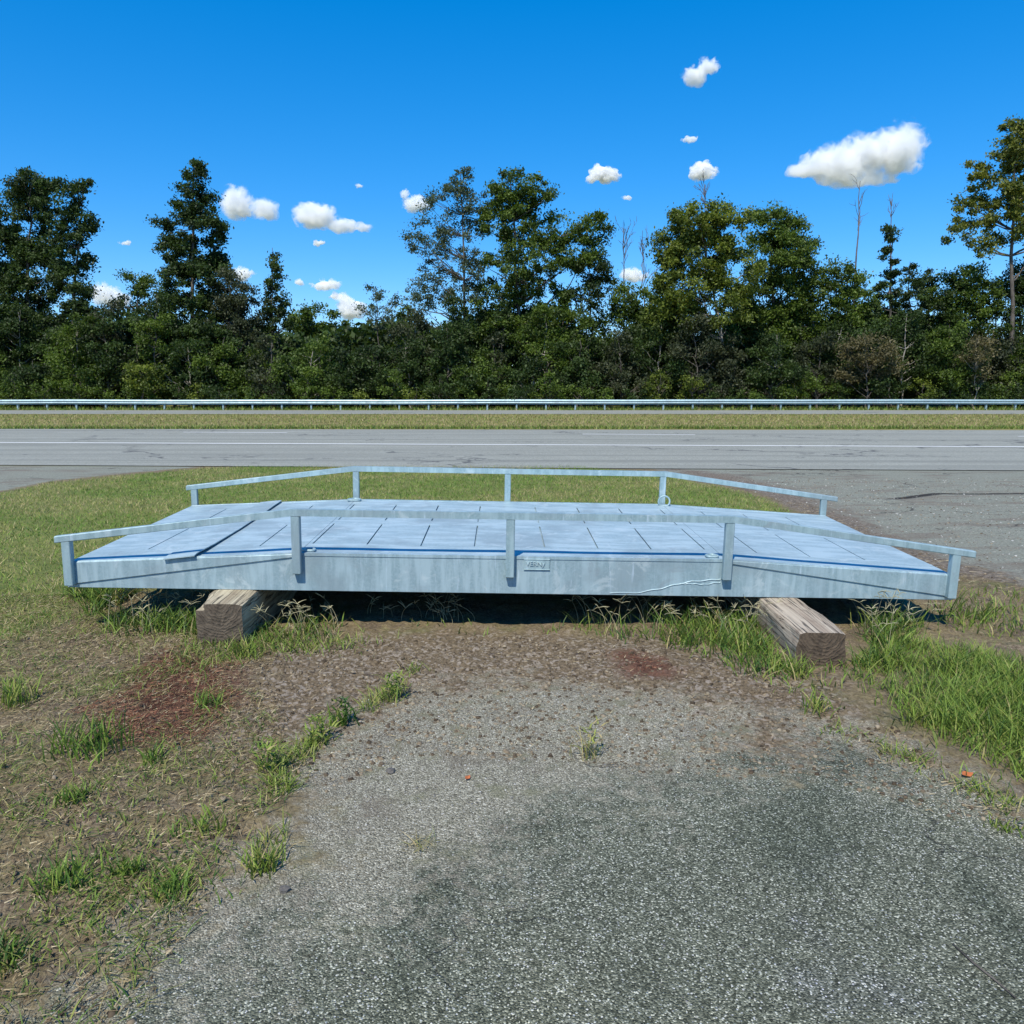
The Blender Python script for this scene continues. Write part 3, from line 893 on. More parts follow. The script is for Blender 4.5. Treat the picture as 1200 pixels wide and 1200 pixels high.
T('broadleaf_tree', 'small open tree left of the tall spire tree', 165, 59, [(160, 330, 16, 16), (178, 345, 16, 18), (150, 360, 20, 18), (185, 372, 20, 22)], 2.6, .18, 'leaf_mid', tr=.1, sigpx=3.5)
T('vine_covered_tree', 'leaning grey brown vine covered tree right of the spire tree', 285, 56.4, [(268, 340, 20, 22), (288, 360, 20, 30), (265, 375, 26, 30), (295, 395, 16, 26)], 4.2, .16, 'leaf_vine', 'bark_dead', tr=.11, twigs=2.5)
T('spire_tree', 'slim little spire tree standing alone against the sky', 322, 57, [(320, 303, 6, 13), (322, 325, 11, 15), (323, 350, 17, 18), (322, 375, 20, 20)], 4.4, .18, 'leaf_dark', tr=.09, sigpx=3, trunk_top=.9)
T('distant_tree', 'rounded far tree filling the low gap right of the slim spire', 365, 76, [(365, 378, 28, 20), (392, 384, 20, 16), (345, 388, 20, 16)], 5, .26, 'leaf_mid', tr=.12)
T('sapling_tree', 'thin sparse tree with wispy top left of the airy grey tree', 448, 58, [(440, 342, 12, 10), (455, 350, 14, 12), (432, 358, 14, 12), (450, 372, 20, 14)], 1.5, .15, 'leaf_grey', tr=.06, sigpx=3.2, twigs=1.4)
T('airy_tree', 'tall airy grey green tree with fine twigs left of the oak', 545, 57, [(540, 210, 14, 20), (520, 240, 24, 22), (555, 240, 18, 24), (500, 280, 26, 26), (540, 285, 26, 28), (510, 330, 30, 28), (490, 355, 18, 18), (550, 330, 20, 30)], 2.4, .15, 'leaf_grey', 'bark', tr=.13, sigpx=3.6, twigs=2.4)
T('oak_tree', 'large open crowned oak in the middle of the tree line', 612, 57.5, [(598, 220, 24, 18), (630, 225, 20, 16), (600, 262, 40, 28), (645, 270, 30, 22), (690, 270, 26, 20), (612, 310, 44, 28), (675, 300, 30, 20), (580, 350, 34, 26), (640, 350, 40, 24), (600, 235, 30, 22), (595, 385, 52, 26), (655, 388, 48, 26)], 3.6, .19, 'leaf_mid', tr=.22, sigpx=3.8, twigs=1.8)
T('oak_tree', 'smaller dark oak below the right side of the large oak', 695, 57, [(690, 318, 24, 18), (705, 335, 18, 16), (685, 350, 20, 16)], 3.4, .18, 'leaf_dark', tr=.1)
T('broadleaf_tree', 'low dark tree hiding the feet of the two bare dead trees', 742, 57.5, [(735, 352, 22, 20), (755, 362, 24, 22), (730, 385, 34, 26), (765, 392, 30, 28)], 3.6, .18, 'leaf_mid', tr=.1)
dead_tree('dead_tree', 'bare dead tree with upright twigs right of the oak', 731, 62.5, 268, 335, 17, .08)
dead_tree('dead_tree', 'second bare dead tree, nearest the bright round crown', 757, 63, 270, 340, 17, .08, lean=-4)
T('oak_tree', 'bright green round crowned tree with pale forked trunk', 858, 56.6, [(815, 262, 34, 24), (845, 265, 28, 26), (790, 285, 24, 24), (820, 300, 44, 28), (860, 320, 34, 30), (800, 340, 36, 24), (845, 365, 30, 20), (790, 375, 36, 26)], 4.4, .18, 'leaf_olive', 'bark_pale', tr=.12, twigs=1.5)
T('oak_tree', 'dense dark green crown joined to the bright round tree', 905, 57.4, [(900, 268, 30, 22), (930, 285, 26, 26), (905, 305, 42, 30), (940, 325, 22, 24), (900, 350, 44, 30), (930, 380, 34, 30), (895, 395, 46, 34), (830, 400, 40, 28)], 4.8, .18, 'leaf_mid', tr=.2)
dead_tree('dead_tree', 'bare twigs rising above the bright round crown', 826, 62, 216, 262, 14, .07, n1=8)
T('broadleaf_tree', 'medium green tree between the dense crown and the tall snag', 985, 57, [(978, 320, 22, 16), (1000, 332, 14, 14), (965, 345, 24, 20), (990, 365, 24, 24), (1010, 355, 20, 22), (1005, 390, 30, 26)], 3.6, .18, 'leaf_mid', tr=.12)
dead_tree('dead_snag', 'tall slim dead snag in front of the big cloud', 996, 63, 212, 275, 15, .10, lean=12, n1=6, depth=2)
T('vine_covered_tree', 'narrow vine wrapped snag right of the tall snag', 1040, 57, [(1043, 275, 8, 14), (1040, 300, 10, 14), (1046, 315, 10, 10), (1040, 340, 14, 20), (1035, 370, 24, 24)], 4.6, .17, 'leaf_dark', tr=.12, sigpx=2.6)
dead_tree('dead_snag', 'bare twigs poking from the top of the vine wrapped snag', 1044, 63, 232, 258, 11, .09, n1=6, depth=2)
T('conifer_tree', 'small dark conifer right of the vine wrapped snag', 1066, 57.6, [(1066, 318, 7, 12), (1066, 338, 14, 14), (1066, 360, 20, 18), (1066, 385, 24, 18)], 5.2, .16, 'leaf_dark', tr=.09, sigpx=2.8, trunk_top=.9)
T('conifer_tree', 'slimmer dark conifer left of the big right hand tree', 1087, 58.5, [(1087, 322, 5, 10), (1087, 340, 11, 14), (1088, 362, 17, 18)], 4.6, .16, 'leaf_dark', tr=.08, sigpx=2.6, trunk_top=.9)
T('broadleaf_tree', 'mid green rounded tree under the big right hand tree', 1132, 57, [(1130, 325, 24, 16), (1115, 345, 26, 20), (1150, 345, 22, 20), (1130, 375, 30, 24)], 4, .18, 'leaf_mid', tr=.12)
T('broadleaf_tree', 'big yellow tinged tree leaving the frame at the upper right', 1182, 55.5, [(1192, 152, 14, 16), (1185, 180, 18, 24), (1150, 198, 16, 14), (1205, 170, 22, 30), (1165, 225, 24, 18), (1195, 230, 24, 24), (1125, 238, 14, 9), (1145, 258, 22, 13), (1120, 275, 14, 9), (1180, 265, 26, 20), (1215, 200, 30, 50), (1235, 260, 34, 40), (1150, 290, 16, 12)], 3.0, .19, 'leaf_yellow', 'bark', tr=.2, sigpx=3.4, twigs=1.6)
T('broadleaf_tree', 'dark tree at the right edge below the yellow tinged one', 1205, 57, [(1190, 325, 18, 24), (1215, 330, 26, 34), (1200, 370, 30, 26)], 4.6, .18, 'leaf_dark', tr=.15)

# thicket below: nothing tells these apart
TH = 'understory trees of the thicket'
i = 0
for row, (dlo, dhi, step, lift) in enumerate(((55.6, 57.2, 46, 0), (57.6, 59.8, 52, 16))):
    x = -330 - 17 * row
    while x < 1560:
        prof_top = 388 - lift + 10 * math.sin(x * .021 + 1) + rng.uniform(-26, 26)
        if 330 < x < 480: prof_top += 12
        mt = ['leaf_dark', 'leaf_mid', 'leaf_dark', 'leaf_dark', 'leaf_dark', 'leaf_vine'][rng.integers(0, 6)]
        d = rng.uniform(dlo, dhi)
        rx = rng.uniform(20, 34)
        lob = [(x + rng.uniform(-8, 8), prof_top + 14, rx * .55, 14), (x - 10 + rng.uniform(-6, 6), prof_top + 38, rx * .9, 20), (x + 10 + rng.uniform(-8, 8), prof_top + 60, rx * .95, 20), (x + rng.uniform(-12, 12), 450, rx, 20)]
        T('understory_tree', 'dense green understory tree of the dark thicket behind the guardrail', x, d, lob, 4.4, .18, mat=mt, bark='bark' if i % 3 else 'bark_pale', tr=.07, group=TH, cat='tree', sub=40, sigpx=4.6, shell=.6)
        x += rng.uniform(.8, 1.2) * step; i += 1
# taller slim trees filling the middle height between the big crowns
for (x, top, hw_, mt, lab) in ((110, 372, 22, 'leaf_dark', 'slim dark tree closing the gap right of the ragged left tree'),
        (205, 352, 24, 'leaf_dark', 'dark tree tucked under the left side of the tall spire tree'),
        (478, 368, 22, 'leaf_mid', 'leafy tree left below the airy grey tree'), (535, 352, 26, 'leaf_dark', 'dark tree in front of the airy grey tree trunk'),
        (588, 345, 26, 'leaf_dark', 'dark tree filling the space under the large oak'), (660, 350, 26, 'leaf_mid', 'leafy tree under the right limbs of the large oak'),
        (772, 345, 22, 'leaf_dark', 'dark slim tree left of the bright round crown'), (880, 352, 28, 'leaf_dark', 'dark tree under the dense crown'),
        (955, 350, 26, 'leaf_mid', 'leafy tree right under the dense crown'), (1020, 355, 22, 'leaf_dark', 'dark tree between the two snags'),
        (1110, 350, 24, 'leaf_dark', 'dark slim tree left of the yellow tinged tree'), (1165, 345, 26, 'leaf_mid', 'leafy tree below the yellow tinged tree')):
    T('slim_tree', lab, x, 56.6, [(x, top + 10, hw_ * .5, 16), (x - 5, top + 34, hw_ * .85, 22), (x + 6, top + 62, hw_, 26), (x, top + 88, hw_, 24)], 3.0, .18, mt, tr=.1, sub=30, shell=.55)
SH = 'low roadside shrubs'
x = -200
while x < 1420:
    h = rng.uniform(12, 34)
    mt = ['leaf_mid', 'leaf_dark', 'leaf_mid', 'leaf_dark', 'leaf_olive'][rng.integers(0, 5)]
    d = rng.uniform(54.2, 55.2); rx = rng.uniform(11, 20)
    T('roadside_shrub', 'low leafy shrub at the foot of the thicket just behind the guardrail', x, d, [(x, 472 - h * .75, rx, h * .5), (x + rng.uniform(-8, 8), 472 - h * .35, rx * 1.1, h * .4)], 3.2, .15, mat=mt, tr=.03, group=SH, cat='shrub', twigs=.4, sigpx=3)
    x += rng.uniform(22, 40)
T('brown_shrub', 'olive brown bush below the tall dead snag', 1015, 54.8, [(1012, 412, 28, 16), (1035, 425, 22, 18), (1000, 435, 20, 14)], 3.4, .16, 'leaf_brown', tr=.05, cat='shrub', twigs=.8)
T('brown_shrub', 'tall thin brownish bush with bare stems left of the right edge', 1142, 54.9, [(1140, 412, 18, 22), (1150, 435, 16, 18)], 2.4, .15, 'leaf_brown', 'bark_pale', tr=.04, cat='shrub', twigs=1.5)
T('bright_shrub', 'bright yellow green bush below the gap left of the spire tree', 165, 54.6, [(165, 438, 22, 14), (178, 448, 18, 12)], 3.2, .16, 'leaf_olive', tr=.04, cat='shrub', twigs=.6)

# far wood closing the gaps
n = 36000
cx = rng.uniform(-75, 75, n); hmax = 6.3 + 2.2 * fbm(cx, np.zeros(n), .12, 3) * 2
c = np.stack([cx, rng.uniform(66, 74, n), hmax * rng.random(n) ** .8 + .1], 1)
v, f, t = leaves(c, np.full(n, .35), np.full(n, 4), .55)
wd = np_mesh('far_wood', v, f, M['leaf_dark'], None, {'tint': t}); tag(wd, 'dark mass of woodland closing the gaps behind the trees', 'woodland', kind='stuff')

# ------------------------------------------------------------------ clouds
def cloud(name, label, lobes, dist=2600, dens=1.0):
    """lobes: px, py, rx, ry"""
    s = dist / F
    allx = np.mean([l[0] for l in lobes]); ally = np.mean([l[1] for l in lobes])
    c0 = at_depth(allx, ally, dist)
    bm = bmesh.new()
    hm = max(l[3] for l in lobes) * s
    for (lx, ly, rx, ry) in lobes:
        m = max(5, int(rx * 1.1))
        bmesh.ops.create_icosphere(bm, subdivisions=3, radius=1.0, matrix=Matrix.Translation(Vector(at_depth(lx, ly, dist) - c0)) @ Matrix.Diagonal((rx * s * .6, ry * s * .6, ry * s * .5, 1)))
        for k in range(m):
            a = rng.uniform(0, 2 * math.pi); r = math.sqrt(rng.random()) * .95
            ox, oz = math.cos(a) * r * rx, math.sin(a) * r * ry
            rr = ry * rng.uniform(.28, .5) * (1 - .35 * r)
            if oz < 0: oz *= .75
            p = at_depth(lx + ox, ly - oz, dist) - c0
            p[1] += rng.uniform(-.8, .8) * ry * s
            mat_ = Matrix.Translation(Vector(p)) @ Matrix.Diagonal((rr * s * 1.9, rr * s * 1.8, rr * s * 1.45, 1))
            bmesh.ops.create_icosphere(bm, subdivisions=2, radius=1.0, matrix=mat_)
    me = bpy.data.meshes.new(name); bm.to_mesh(me); bm.free()
    o = bpy.data.objects.new(name, me); COL.objects.link(o)
    md = o.modifiers.new('r', 'REMESH'); md.mode = 'VOXEL'; md.voxel_size = max(hm * .085, .6)
    dg = bpy.context.evaluated_depsgraph_get()
    me2 = bpy.data.meshes.new_from_object(o.evaluated_get(dg))
    o.modifiers.clear(); o.data = me2; me2.name = name
    for vtx in me2.vertices:
        q = vtx.co / hm
        nn = mnoise.fractal(q * 2.6, 1.0, 2.0, 4)
        dirv = vtx.normal
        vtx.co += dirv * nn * hm * .06
    m = NT(name + '_vapour'); t = m.t; co = m.coord()
    fld = None
    for (lx, ly, rx, ry) in lobes:
        c = at_depth(lx, ly, dist) - c0
        a = m.n('VectorMath'); a.operation = 'SUBTRACT'; m.l(co, a.inputs[0]); a.inputs[1].default_value = tuple(c)
        b = m.n('VectorMath'); b.operation = 'DIVIDE'; m.l(a.outputs[0], b.inputs[0]); b.inputs[1].default_value = (rx * s, ry * s * 1.2, ry * s)
        ln = m.n('VectorMath'); ln.operation = 'LENGTH'; m.l(b.outputs[0], ln.inputs[0])
        g_ = m.math('SUBTRACT', 1.0, ln.outputs['Value'])
        fld = g_ if fld is None else m.math('SMOOTH_MAX', fld, g_, .25)
    nz = m.noise(co, 1.9 / hm, 8, .64, .6)
    fld = m.math('ADD', m.math('MULTIPLY', fld, 1.5), m.math('MULTIPLY', m.math('SUBTRACT', nz, .48), 3.4))
    dn = m.math('MULTIPLY', m.sstep(fld, -.05, 1.0), dens * 7.0 / hm)
    pv = t.nodes.new('ShaderNodeVolumePrincipled')
    pv.inputs['Color'].default_value = (1, 1, 1, 1)
    m.l(dn, pv.inputs['Density'])
    t.nodes.remove(m.b)
    m.l(pv.outputs[0], m.out.inputs['Volume'])
    m = m.m
    me2.materials.clear(); me2.materials.append(m)
    o.location = c0
    tag(o, label, 'cloud', 'small fair weather clouds')
    return o
cloud('cloud', 'largest white cloud at the upper right', [(985, 195, 50, 22), (945, 200, 26, 10), (1015, 180, 30, 22), (1050, 178, 27, 28), (1005, 212, 55, 9)], dens=.75)
cloud('cloud', 'small ragged cloud nearest the top of the sky', [(815, 90, 14, 12), (830, 79, 13, 10)], dens=.45)
cloud('cloud', 'small puffy cloud right of the oak crown', [(706, 206, 21, 10), (704, 200, 12, 9)], dens=.8)
cloud('cloud', 'small cloud behind the bare twigs above the bright crown', [(822, 203, 20, 9), (824, 196, 12, 9)], dens=.6)
cloud('cloud', 'tiny cloud wisp above the bare twigs', [(808, 163, 11, 5)], dens=.3)
cloud('cloud', 'two lobed cloud right of the tall spire tree', [(278, 240, 18, 19), (310, 247, 17, 13)], dens=.6)
cloud('cloud', 'elongated cloud above the slim little spire', [(370, 253, 26, 16), (400, 265, 26, 9), (425, 267, 13, 6)], dens=.6)
cloud('cloud', 'tiny oval cloud under the elongated cloud', [(373, 285, 8, 4)], dens=.5)
cloud('cloud', 'cloud touching the left edge of the airy tree', [(488, 240, 16, 11), (475, 228, 6, 6)], dens=.5)
cloud('cloud', 'flat low cloud right of the slim spire', [(382, 334, 20, 8)], dens=.5)
cloud('cloud', 'tiny low cloud hugging the slim spire', [(350, 331, 8, 5)], dens=.35)
cloud('cloud', 'bright low cloud just above the far round tree', [(412, 363, 18, 14), (404, 352, 9, 10)], dens=.7)
cloud('cloud', 'small flat cloud above the far round tree', [(393, 347, 10, 5)], dens=.5)
cloud('cloud', 'low cloud behind the open tree at the left', [(122, 345, 18, 14), (140, 352, 16, 10)], dens=.5)
cloud('cloud', 'faint wisp between the left trees and the spire tree', [(148, 285, 9, 4)], dens=.25)
cloud('cloud', 'low cloud peeping out over the vine covered tree', [(285, 322, 13, 9)], dens=.5)
cloud('cloud', 'low cloud behind the two bare dead trees', [(742, 323, 20, 9)], dens=.5)
cloud('cloud', 'faint speck of cloud below the small puffy cloud', [(735, 232, 7, 4)], dens=.25)
cloud('cloud', 'faint speck of cloud left of the airy tree', [(421, 218, 5, 3)], dens=.25)

# ------------------------------------------------------------------ grasses
def lin(r, g, b): return np.array([r, g, b])
def blades(x, y, h, wd, lean, colr, z=None, seg=2, droop=.35, tipcol=None):
    """bent tapering blades rooted at x,y; colr (N,3)"""
    n = len(x)
    z = relief(x, y) if z is None else z
    az = rng.uniform(0, 2 * math.pi, n)
    face = az + rng.normal(0, .8, n) + math.pi / 2
    dirx, diry = np.cos(az), np.sin(az)
    sx, sy = np.cos(face) * wd / 2, np.sin(face) * wd / 2
    pts = []
    for k in range(seg + 1):
        t = k / seg
        hor = h * lean * t ** 1.6
        ver = h * (t - droop * lean * t * t * .6)
        pts.append((x + dirx * hor, y + diry * hor, z - .006 + ver))
    rows = []
    for k in range(seg):
        wsc = 1 - .35 * (k / seg)
        px, py, pz = pts[k]
        rows += [np.stack([px - sx * wsc, py - sy * wsc, pz], 1), np.stack([px + sx * wsc, py + sy * wsc, pz], 1)]
    rows.append(np.stack(pts[seg], 1))
    nv = 2 * seg + 1
    v = np.stack(rows, 1).reshape(-1, 3)
    b = np.arange(n)[:, None] * nv
    qs = [b + np.array([[2 * k, 2 * k + 1, 2 * k + 3, 2 * k + 2]]) for k in range(seg - 1)]
    tri = b + np.array([[2 * seg - 2, 2 * seg - 1, 2 * seg]])
    cc = np.repeat(np.c_[colr, np.ones(n)], nv, 0)
    return v, (np.concatenate(qs) if qs else np.zeros((0, 4), int)), tri, cc

class Blades:
    def __init__(self): self.v = []; self.q = []; self.t = []; self.c = []; self.n = 0
    def add(self, r):
        v, q, t, c = r
        self.v.append(v); self.q.append(q + self.n); self.t.append(t + self.n); self.c.append(c); self.n += len(v)
    def build(self, name, mat, parent=None):
        v = np.concatenate(self.v); q = np.concatenate(self.q); t = np.concatenate(self.t); c = np.concatenate(self.c)
        return np_mesh(name, v, [q, t], mat, parent, {'col': c})

GREEN = np.array([[.105, .180, .028], [.185, .265, .045], [.055, .115, .024], [.26, .29, .070], [.34, .285, .125], [.42, .34, .18]])
def palette(n, p):
    c = GREEN[rng.choice(len(GREEN), n, p=p)]
    return c * rng.uniform(.75, 1.25, (n, 1))

def scatter(poly, dens, margin=.0):
    poly = np.asarray(poly); lo, hi = poly.min(0), poly.max(0)
    lo = np.maximum(lo, (-13, 1.2)); hi = np.minimum(hi, (11, 15.3))
    n = int(dens * (hi - lo).prod())
    p = lo + (hi - lo) * rng.random((n, 2))
    d = sdist(p, poly) + fbm(p[:, 0], p[:, 1], 1.5, 4) * .7
    return p[d > margin]
def off_ramp(p):
    q = p - np.array(RAMP['loc'][:2])
    return ~((q[:, 0] > -2.72) & (q[:, 0] < 2.8) & (q[:, 1] > .12) & (q[:, 1] < 1.95))

# mown lawn
p = scatter(POLY['lawn'], 1250); p = p[off_ramp(p)]
vis = (np.abs(p[:, 0]) < .68 * p[:, 1] + 1.2); p = p[vis]
dry = fbm(p[:, 0], p[:, 1], .9, 4) + .35 * fbm(p[:, 0], p[:, 1], 5, 2)
B = Blades()
n = len(p)
cA = palette(n, [.38, .36, .06, .13, .05, .02]) * np.array([1.0, 1.12, 1.0]); cB = palette(n, [.06, .12, .02, .27, .30, .23]) * 1.12
mixv = np.clip(.36 + dry * 3.6, 0, 1)
col = np.where((rng.random(n) < mixv)[:, None], cB, cA)
B.add(blades(p[:, 0], p[:, 1], rng.uniform(.028, .065, n), rng.uniform(.005, .010, n), rng.uniform(.3, 1.3, n), col, seg=1))
o = B.build('lawn_grass', M['blade']); tag(o, 'short mown lawn grass with dry patches around the ramp', 'grass', kind='stuff')

# straggly half-dry grass over the bare ground on the left and round the edges
B = Blades()
poly = gp((-500, 760), (60, 690), (240, 720), (330, 745), (300, 830), (360, 920), (330, 1000), (200, 1080), (100, 1190), (-60, 1250), (-700, 1250))
p = scatter(poly, 3000); p = p[np.abs(p[:, 0]) < .68 * p[:, 1] + .5]
cl = fbm(p[:, 0], p[:, 1], 2.3, 4) + .6 * fbm(p[:, 0], p[:, 1], 9, 2)
keep = rng.random(len(p)) < np.clip(.36 + cl * 2.8, .10, 1); p = p[keep]; cl = cl[keep]
n = len(p)
g = rng.random(n) < np.clip(.30 + cl * 2.4, .05, .9)
col = np.where(g[:, None], palette(n, [.3, .3, .15, .2, .05, 0]), palette(n, [.02, .03, .0, .15, .45, .35]))
B.add(blades(p[:, 0], p[:, 1], rng.uniform(.015, .055, n) * np.where(g, 1.25, .9), rng.uniform(.0022, .005, n), rng.uniform(.6, 2.4, n), col, seg=2))
o = B.build('sparse_grass', M['blade']); tag(o, 'sparse half dry grass on the bare ground at the lower left', 'grass', kind='stuff')

# lush long grass round the timbers and at the right
B = Blades()
def patch(poly, dens, h0, h1, pal, lean=(.3, 1.1), w0=.004, w1=.009, clump=2.5):
    p = scatter(poly, dens); p = p[off_ramp(p)] if len(p) else p
    edge_ = np.clip((sdist(p, np.asarray(poly)) + fbm(p[:, 0], p[:, 1], 1.5, 4) * .7) / .16, 0, 1)
    p = p[rng.random(len(p)) < .25 + .75 * edge_]
    cl = fbm(p[:, 0], p[:, 1], 3.5, 4)
    p = p[rng.random(len(p)) < np.clip(.55 + cl * clump, .05, 1)]
    n = len(p)
    fade = .45 + .55 * np.clip((sdist(p, np.asarray(poly)) + .1) / .45, 0, 1)
    if n: B.add(blades(p[:, 0], p[:, 1], fade * rng.uniform(h0, h1, n), rng.uniform(w0, w1, n), rng.uniform(*lean, n), palette(n, pal), seg=3))
patch(gp((1015, 740), (1090, 752), (1210, 775), (1500, 820), (1500, 1040), (1290, 965), (1200, 935), (1130, 905), (1060, 876), (1010, 838), (995, 780)), 7600, .05, .17, [.20, .56, .05, .17, .02, 0], w0=.003, w1=.0062, clump=2.6)
patch(gp((985, 720), (1040, 715), (1090, 735), (1060, 790), (1000, 800)), 5000, .10, .26, [.28, .3, .27, .1, .04, .01])
patch(gp((620, 722), (700, 715), (800, 712), (900, 712), (925, 750), (905, 790), (840, 780), (760, 762), (660, 748)), 2300, .07, .23, [.3, .26, .28, .10, .04, .02])
patch(gp((90, 695), (232, 694), (237, 748), (150, 750), (80, 725)), 7000, .10, .28, [.27, .22, .37, .08, .04, .02])
patch(gp((285, 715), (400, 718), (420, 742), (370, 760), (290, 775)), 2400, .06, .17, [.32, .34, .14, .14, .05, .01])
patch(gp((420, 712), (640, 712), (640, 735), (420, 738)), 700, .04, .15, [.25, .2, .35, .1, .05, .05])
patch(gp((1060, 690), (1200, 694), (1400, 720), (1400, 770), (1200, 760), (1100, 740)), 1100, .03, .12, [.22, .24, .1, .22, .16, .06])
patch(gp((880, 800), (960, 795), (1020, 830), (1060, 862), (1000, 850), (930, 835)), 700, .03, .10, [.3, .36, .08, .16, .06, .04])
patch(gp((985, 700), (1130, 702), (1200, 720), (1150, 745), (1040, 740), (990, 760)), 1500, .06, .2, [.28, .36, .16, .14, .05, .01])
patch(gp((395, 722), (660, 718), (660, 742), (395, 746)), 900, .03, .12, [.25, .3, .2, .15, .06, .04])
patch(gp((830, 700), (905, 705), (935, 790), (900, 800), (840, 780)), 2200, .08, .24, [.32, .30, .22, .12, .03, .01])
patch(gp((985, 745), (1010, 745), (1030, 800), (1000, 850), (940, 800), (930, 775), (985, 778)), 1100, .05, .15, [.25, .45, .06, .18, .05, .01])
patch(gp((300, 732), (420, 734), (640, 733), (900, 730), (905, 750), (640, 752), (300, 756)), 1900, .03, .13, [.3, .34, .18, .12, .04, .02], clump=4.0)
patch(gp((222, 748), (300, 742), (312, 768), (225, 772)), 3200, .04, .11, [.28, .4, .1, .17, .04, .01])
patch(gp((905, 760), (1010, 762), (1015, 800), (915, 798)), 2600, .04, .12, [.26, .42, .1, .17, .04, .01])
# straggling line of weeds along the edge of the old pavement
def line_weeds(pts, n, spread, h0, h1, pal):
    pts = np.array(pts); t = rng.random(n) * (len(pts) - 1); i0 = np.minimum(t.astype(int), len(pts) - 2)
    p = pts[i0] + (pts[i0 + 1] - pts[i0]) * (t - i0)[:, None]
    keep = vnoise(t * 3.1, np.zeros(n)) > .45; p = p[keep] + rng.normal(0, spread, (keep.sum(), 2)); k = len(p)
    B.add(blades(p[:, 0], p[:, 1], rng.uniform(h0, h1, k), rng.uniform(.003, .006, k), rng.uniform(.3, 1.3, k), palette(k, pal), seg=3))
line_weeds(gp((490, 785), (455, 815), (375, 865), (335, 900), (325, 935), (310, 1010)), 1500, .035, .02, .09, [.10, .42, .02, .34, .10, .02])
line_weeds(gp((980, 858), (1050, 885), (1120, 915), (1200, 955)), 700, .05, .02, .07, [.15, .45, .02, .26, .10, .02])
line_weeds(gp((150, 760), (230, 780), (300, 760), (420, 755)), 1600, .10, .02, .09, [.2, .34, .08, .25, .1, .03])
line_weeds(gp((20, 960), (120, 940), (220, 980), (180, 1060), (60, 1060), (10, 1120)), 2600, .12, .012, .05, [.26, .34, .15, .16, .07, .02])
o = B.build('long_grass', M['blade']); tag(o, 'long green grass growing round the timbers and along the right side', 'grass', kind='stuff')

# pale seed stalks with finger-like heads
B = Blades(); acc = Acc(); cols = []
def stalk(x, y, h):
    z = float(relief(np.array([x]), np.array([y]))[0])
    az = rng.uniform(0, 2 * math.pi); ln = rng.uniform(.15, .8)
    t = np.linspace(0, 1, 5)[:, None]
    path = np.array([x, y, z]) + np.concatenate([np.cos(az) * h * ln * t ** 2, np.sin(az) * h * ln * t ** 2, h * t * (1 - .25 * ln * t)], 1)
    c = np.array([.36, .33, .20]) * rng.uniform(.7, 1.25)
    v, f = tube_arrays(path, np.linspace(.0016, .0011, 5), 3); acc.add(v, f); cols.append(np.tile(np.r_[c, 1], (len(v), 1)))
    for k in range(rng.integers(3, 6)):
        a = rng.uniform(0, 2 * math.pi); L = rng.uniform(.04, .085)
        d = np.array([math.cos(a) * .7, math.sin(a) * .7, rng.uniform(.2, .9)]); d /= np.linalg.norm(d)
        q = path[-1] + np.stack([d * L * s_ + np.array([0, 0, -.02 * s_ * s_]) for s_ in (0, .5, 1)])
        v, f = tube_arrays(q, [.0017, .0022, .0010], 3); acc.add(v, f); cols.append(np.tile(np.r_[c * 1.1, 1], (len(v), 1)))
def stalks(poly, n, h0, h1):
    p = scatter(poly, 400)
    for q in p[rng.choice(len(p), min(n, len(p)), replace=False)]: stalk(q[0], q[1], rng.uniform(h0, h1))
stalks(gp((110, 712), (230, 716), (232, 748), (130, 745)), 42, .13, .27)
stalks(gp((300, 730), (400, 730), (410, 752), (300, 756)), 26, .10, .22)
stalks(gp((640, 725), (900, 722), (905, 755), (800, 752), (660, 742)), 60, .11, .25)
stalks(gp((985, 720), (1090, 725), (1060, 780), (995, 770)), 30, .13, .28)
stalks(gp((430, 722), (640, 722), (640, 738), (430, 738)), 22, .06, .16)
v, f = acc.get()
o = np_mesh('seed_stalks', v, f, M['litter'], None, {'col': np.concatenate(cols)}); tag(o, 'pale finger headed seed stalks in front of the ramp', 'grass', kind='stuff')

# median and verge grass
B = Blades()
def far_grass(n, ylo, yhi, xw, h0, h1, pal, wd):
    y = rng.uniform(ylo, yhi, n); xx = rng.uniform(-1, 1, n) * xw
    B.add(blades(xx, y, rng.uniform(h0, h1, n), rng.uniform(wd * .7, wd * 1.3, n), rng.uniform(.3, 1, n), palette(n, pal), z=np.zeros(n), seg=1))
def line_y(xx, l): return l[0][1] + (xx - l[0][0]) * (l[1][1] - l[0][1]) / (l[1][0] - l[0][0])
far_grass(52000, 29.2, 44.2, 32, .05, .13, [.05, .12, .02, .29, .31, .21], .03)
far_grass(9000, 29.1, 29.7, 24, .08, .2, [.32, .3, .2, .14, .04, 0], .03)
far_grass(9000, 52.3, 54.4, 40, .08, .34, [.3, .35, .1, .2, .05, 0], .05)
o = B.build('verge_grass', M['blade']); tag(o, 'coarse yellow green grass of the median and the far verge', 'grass', kind='stuff')

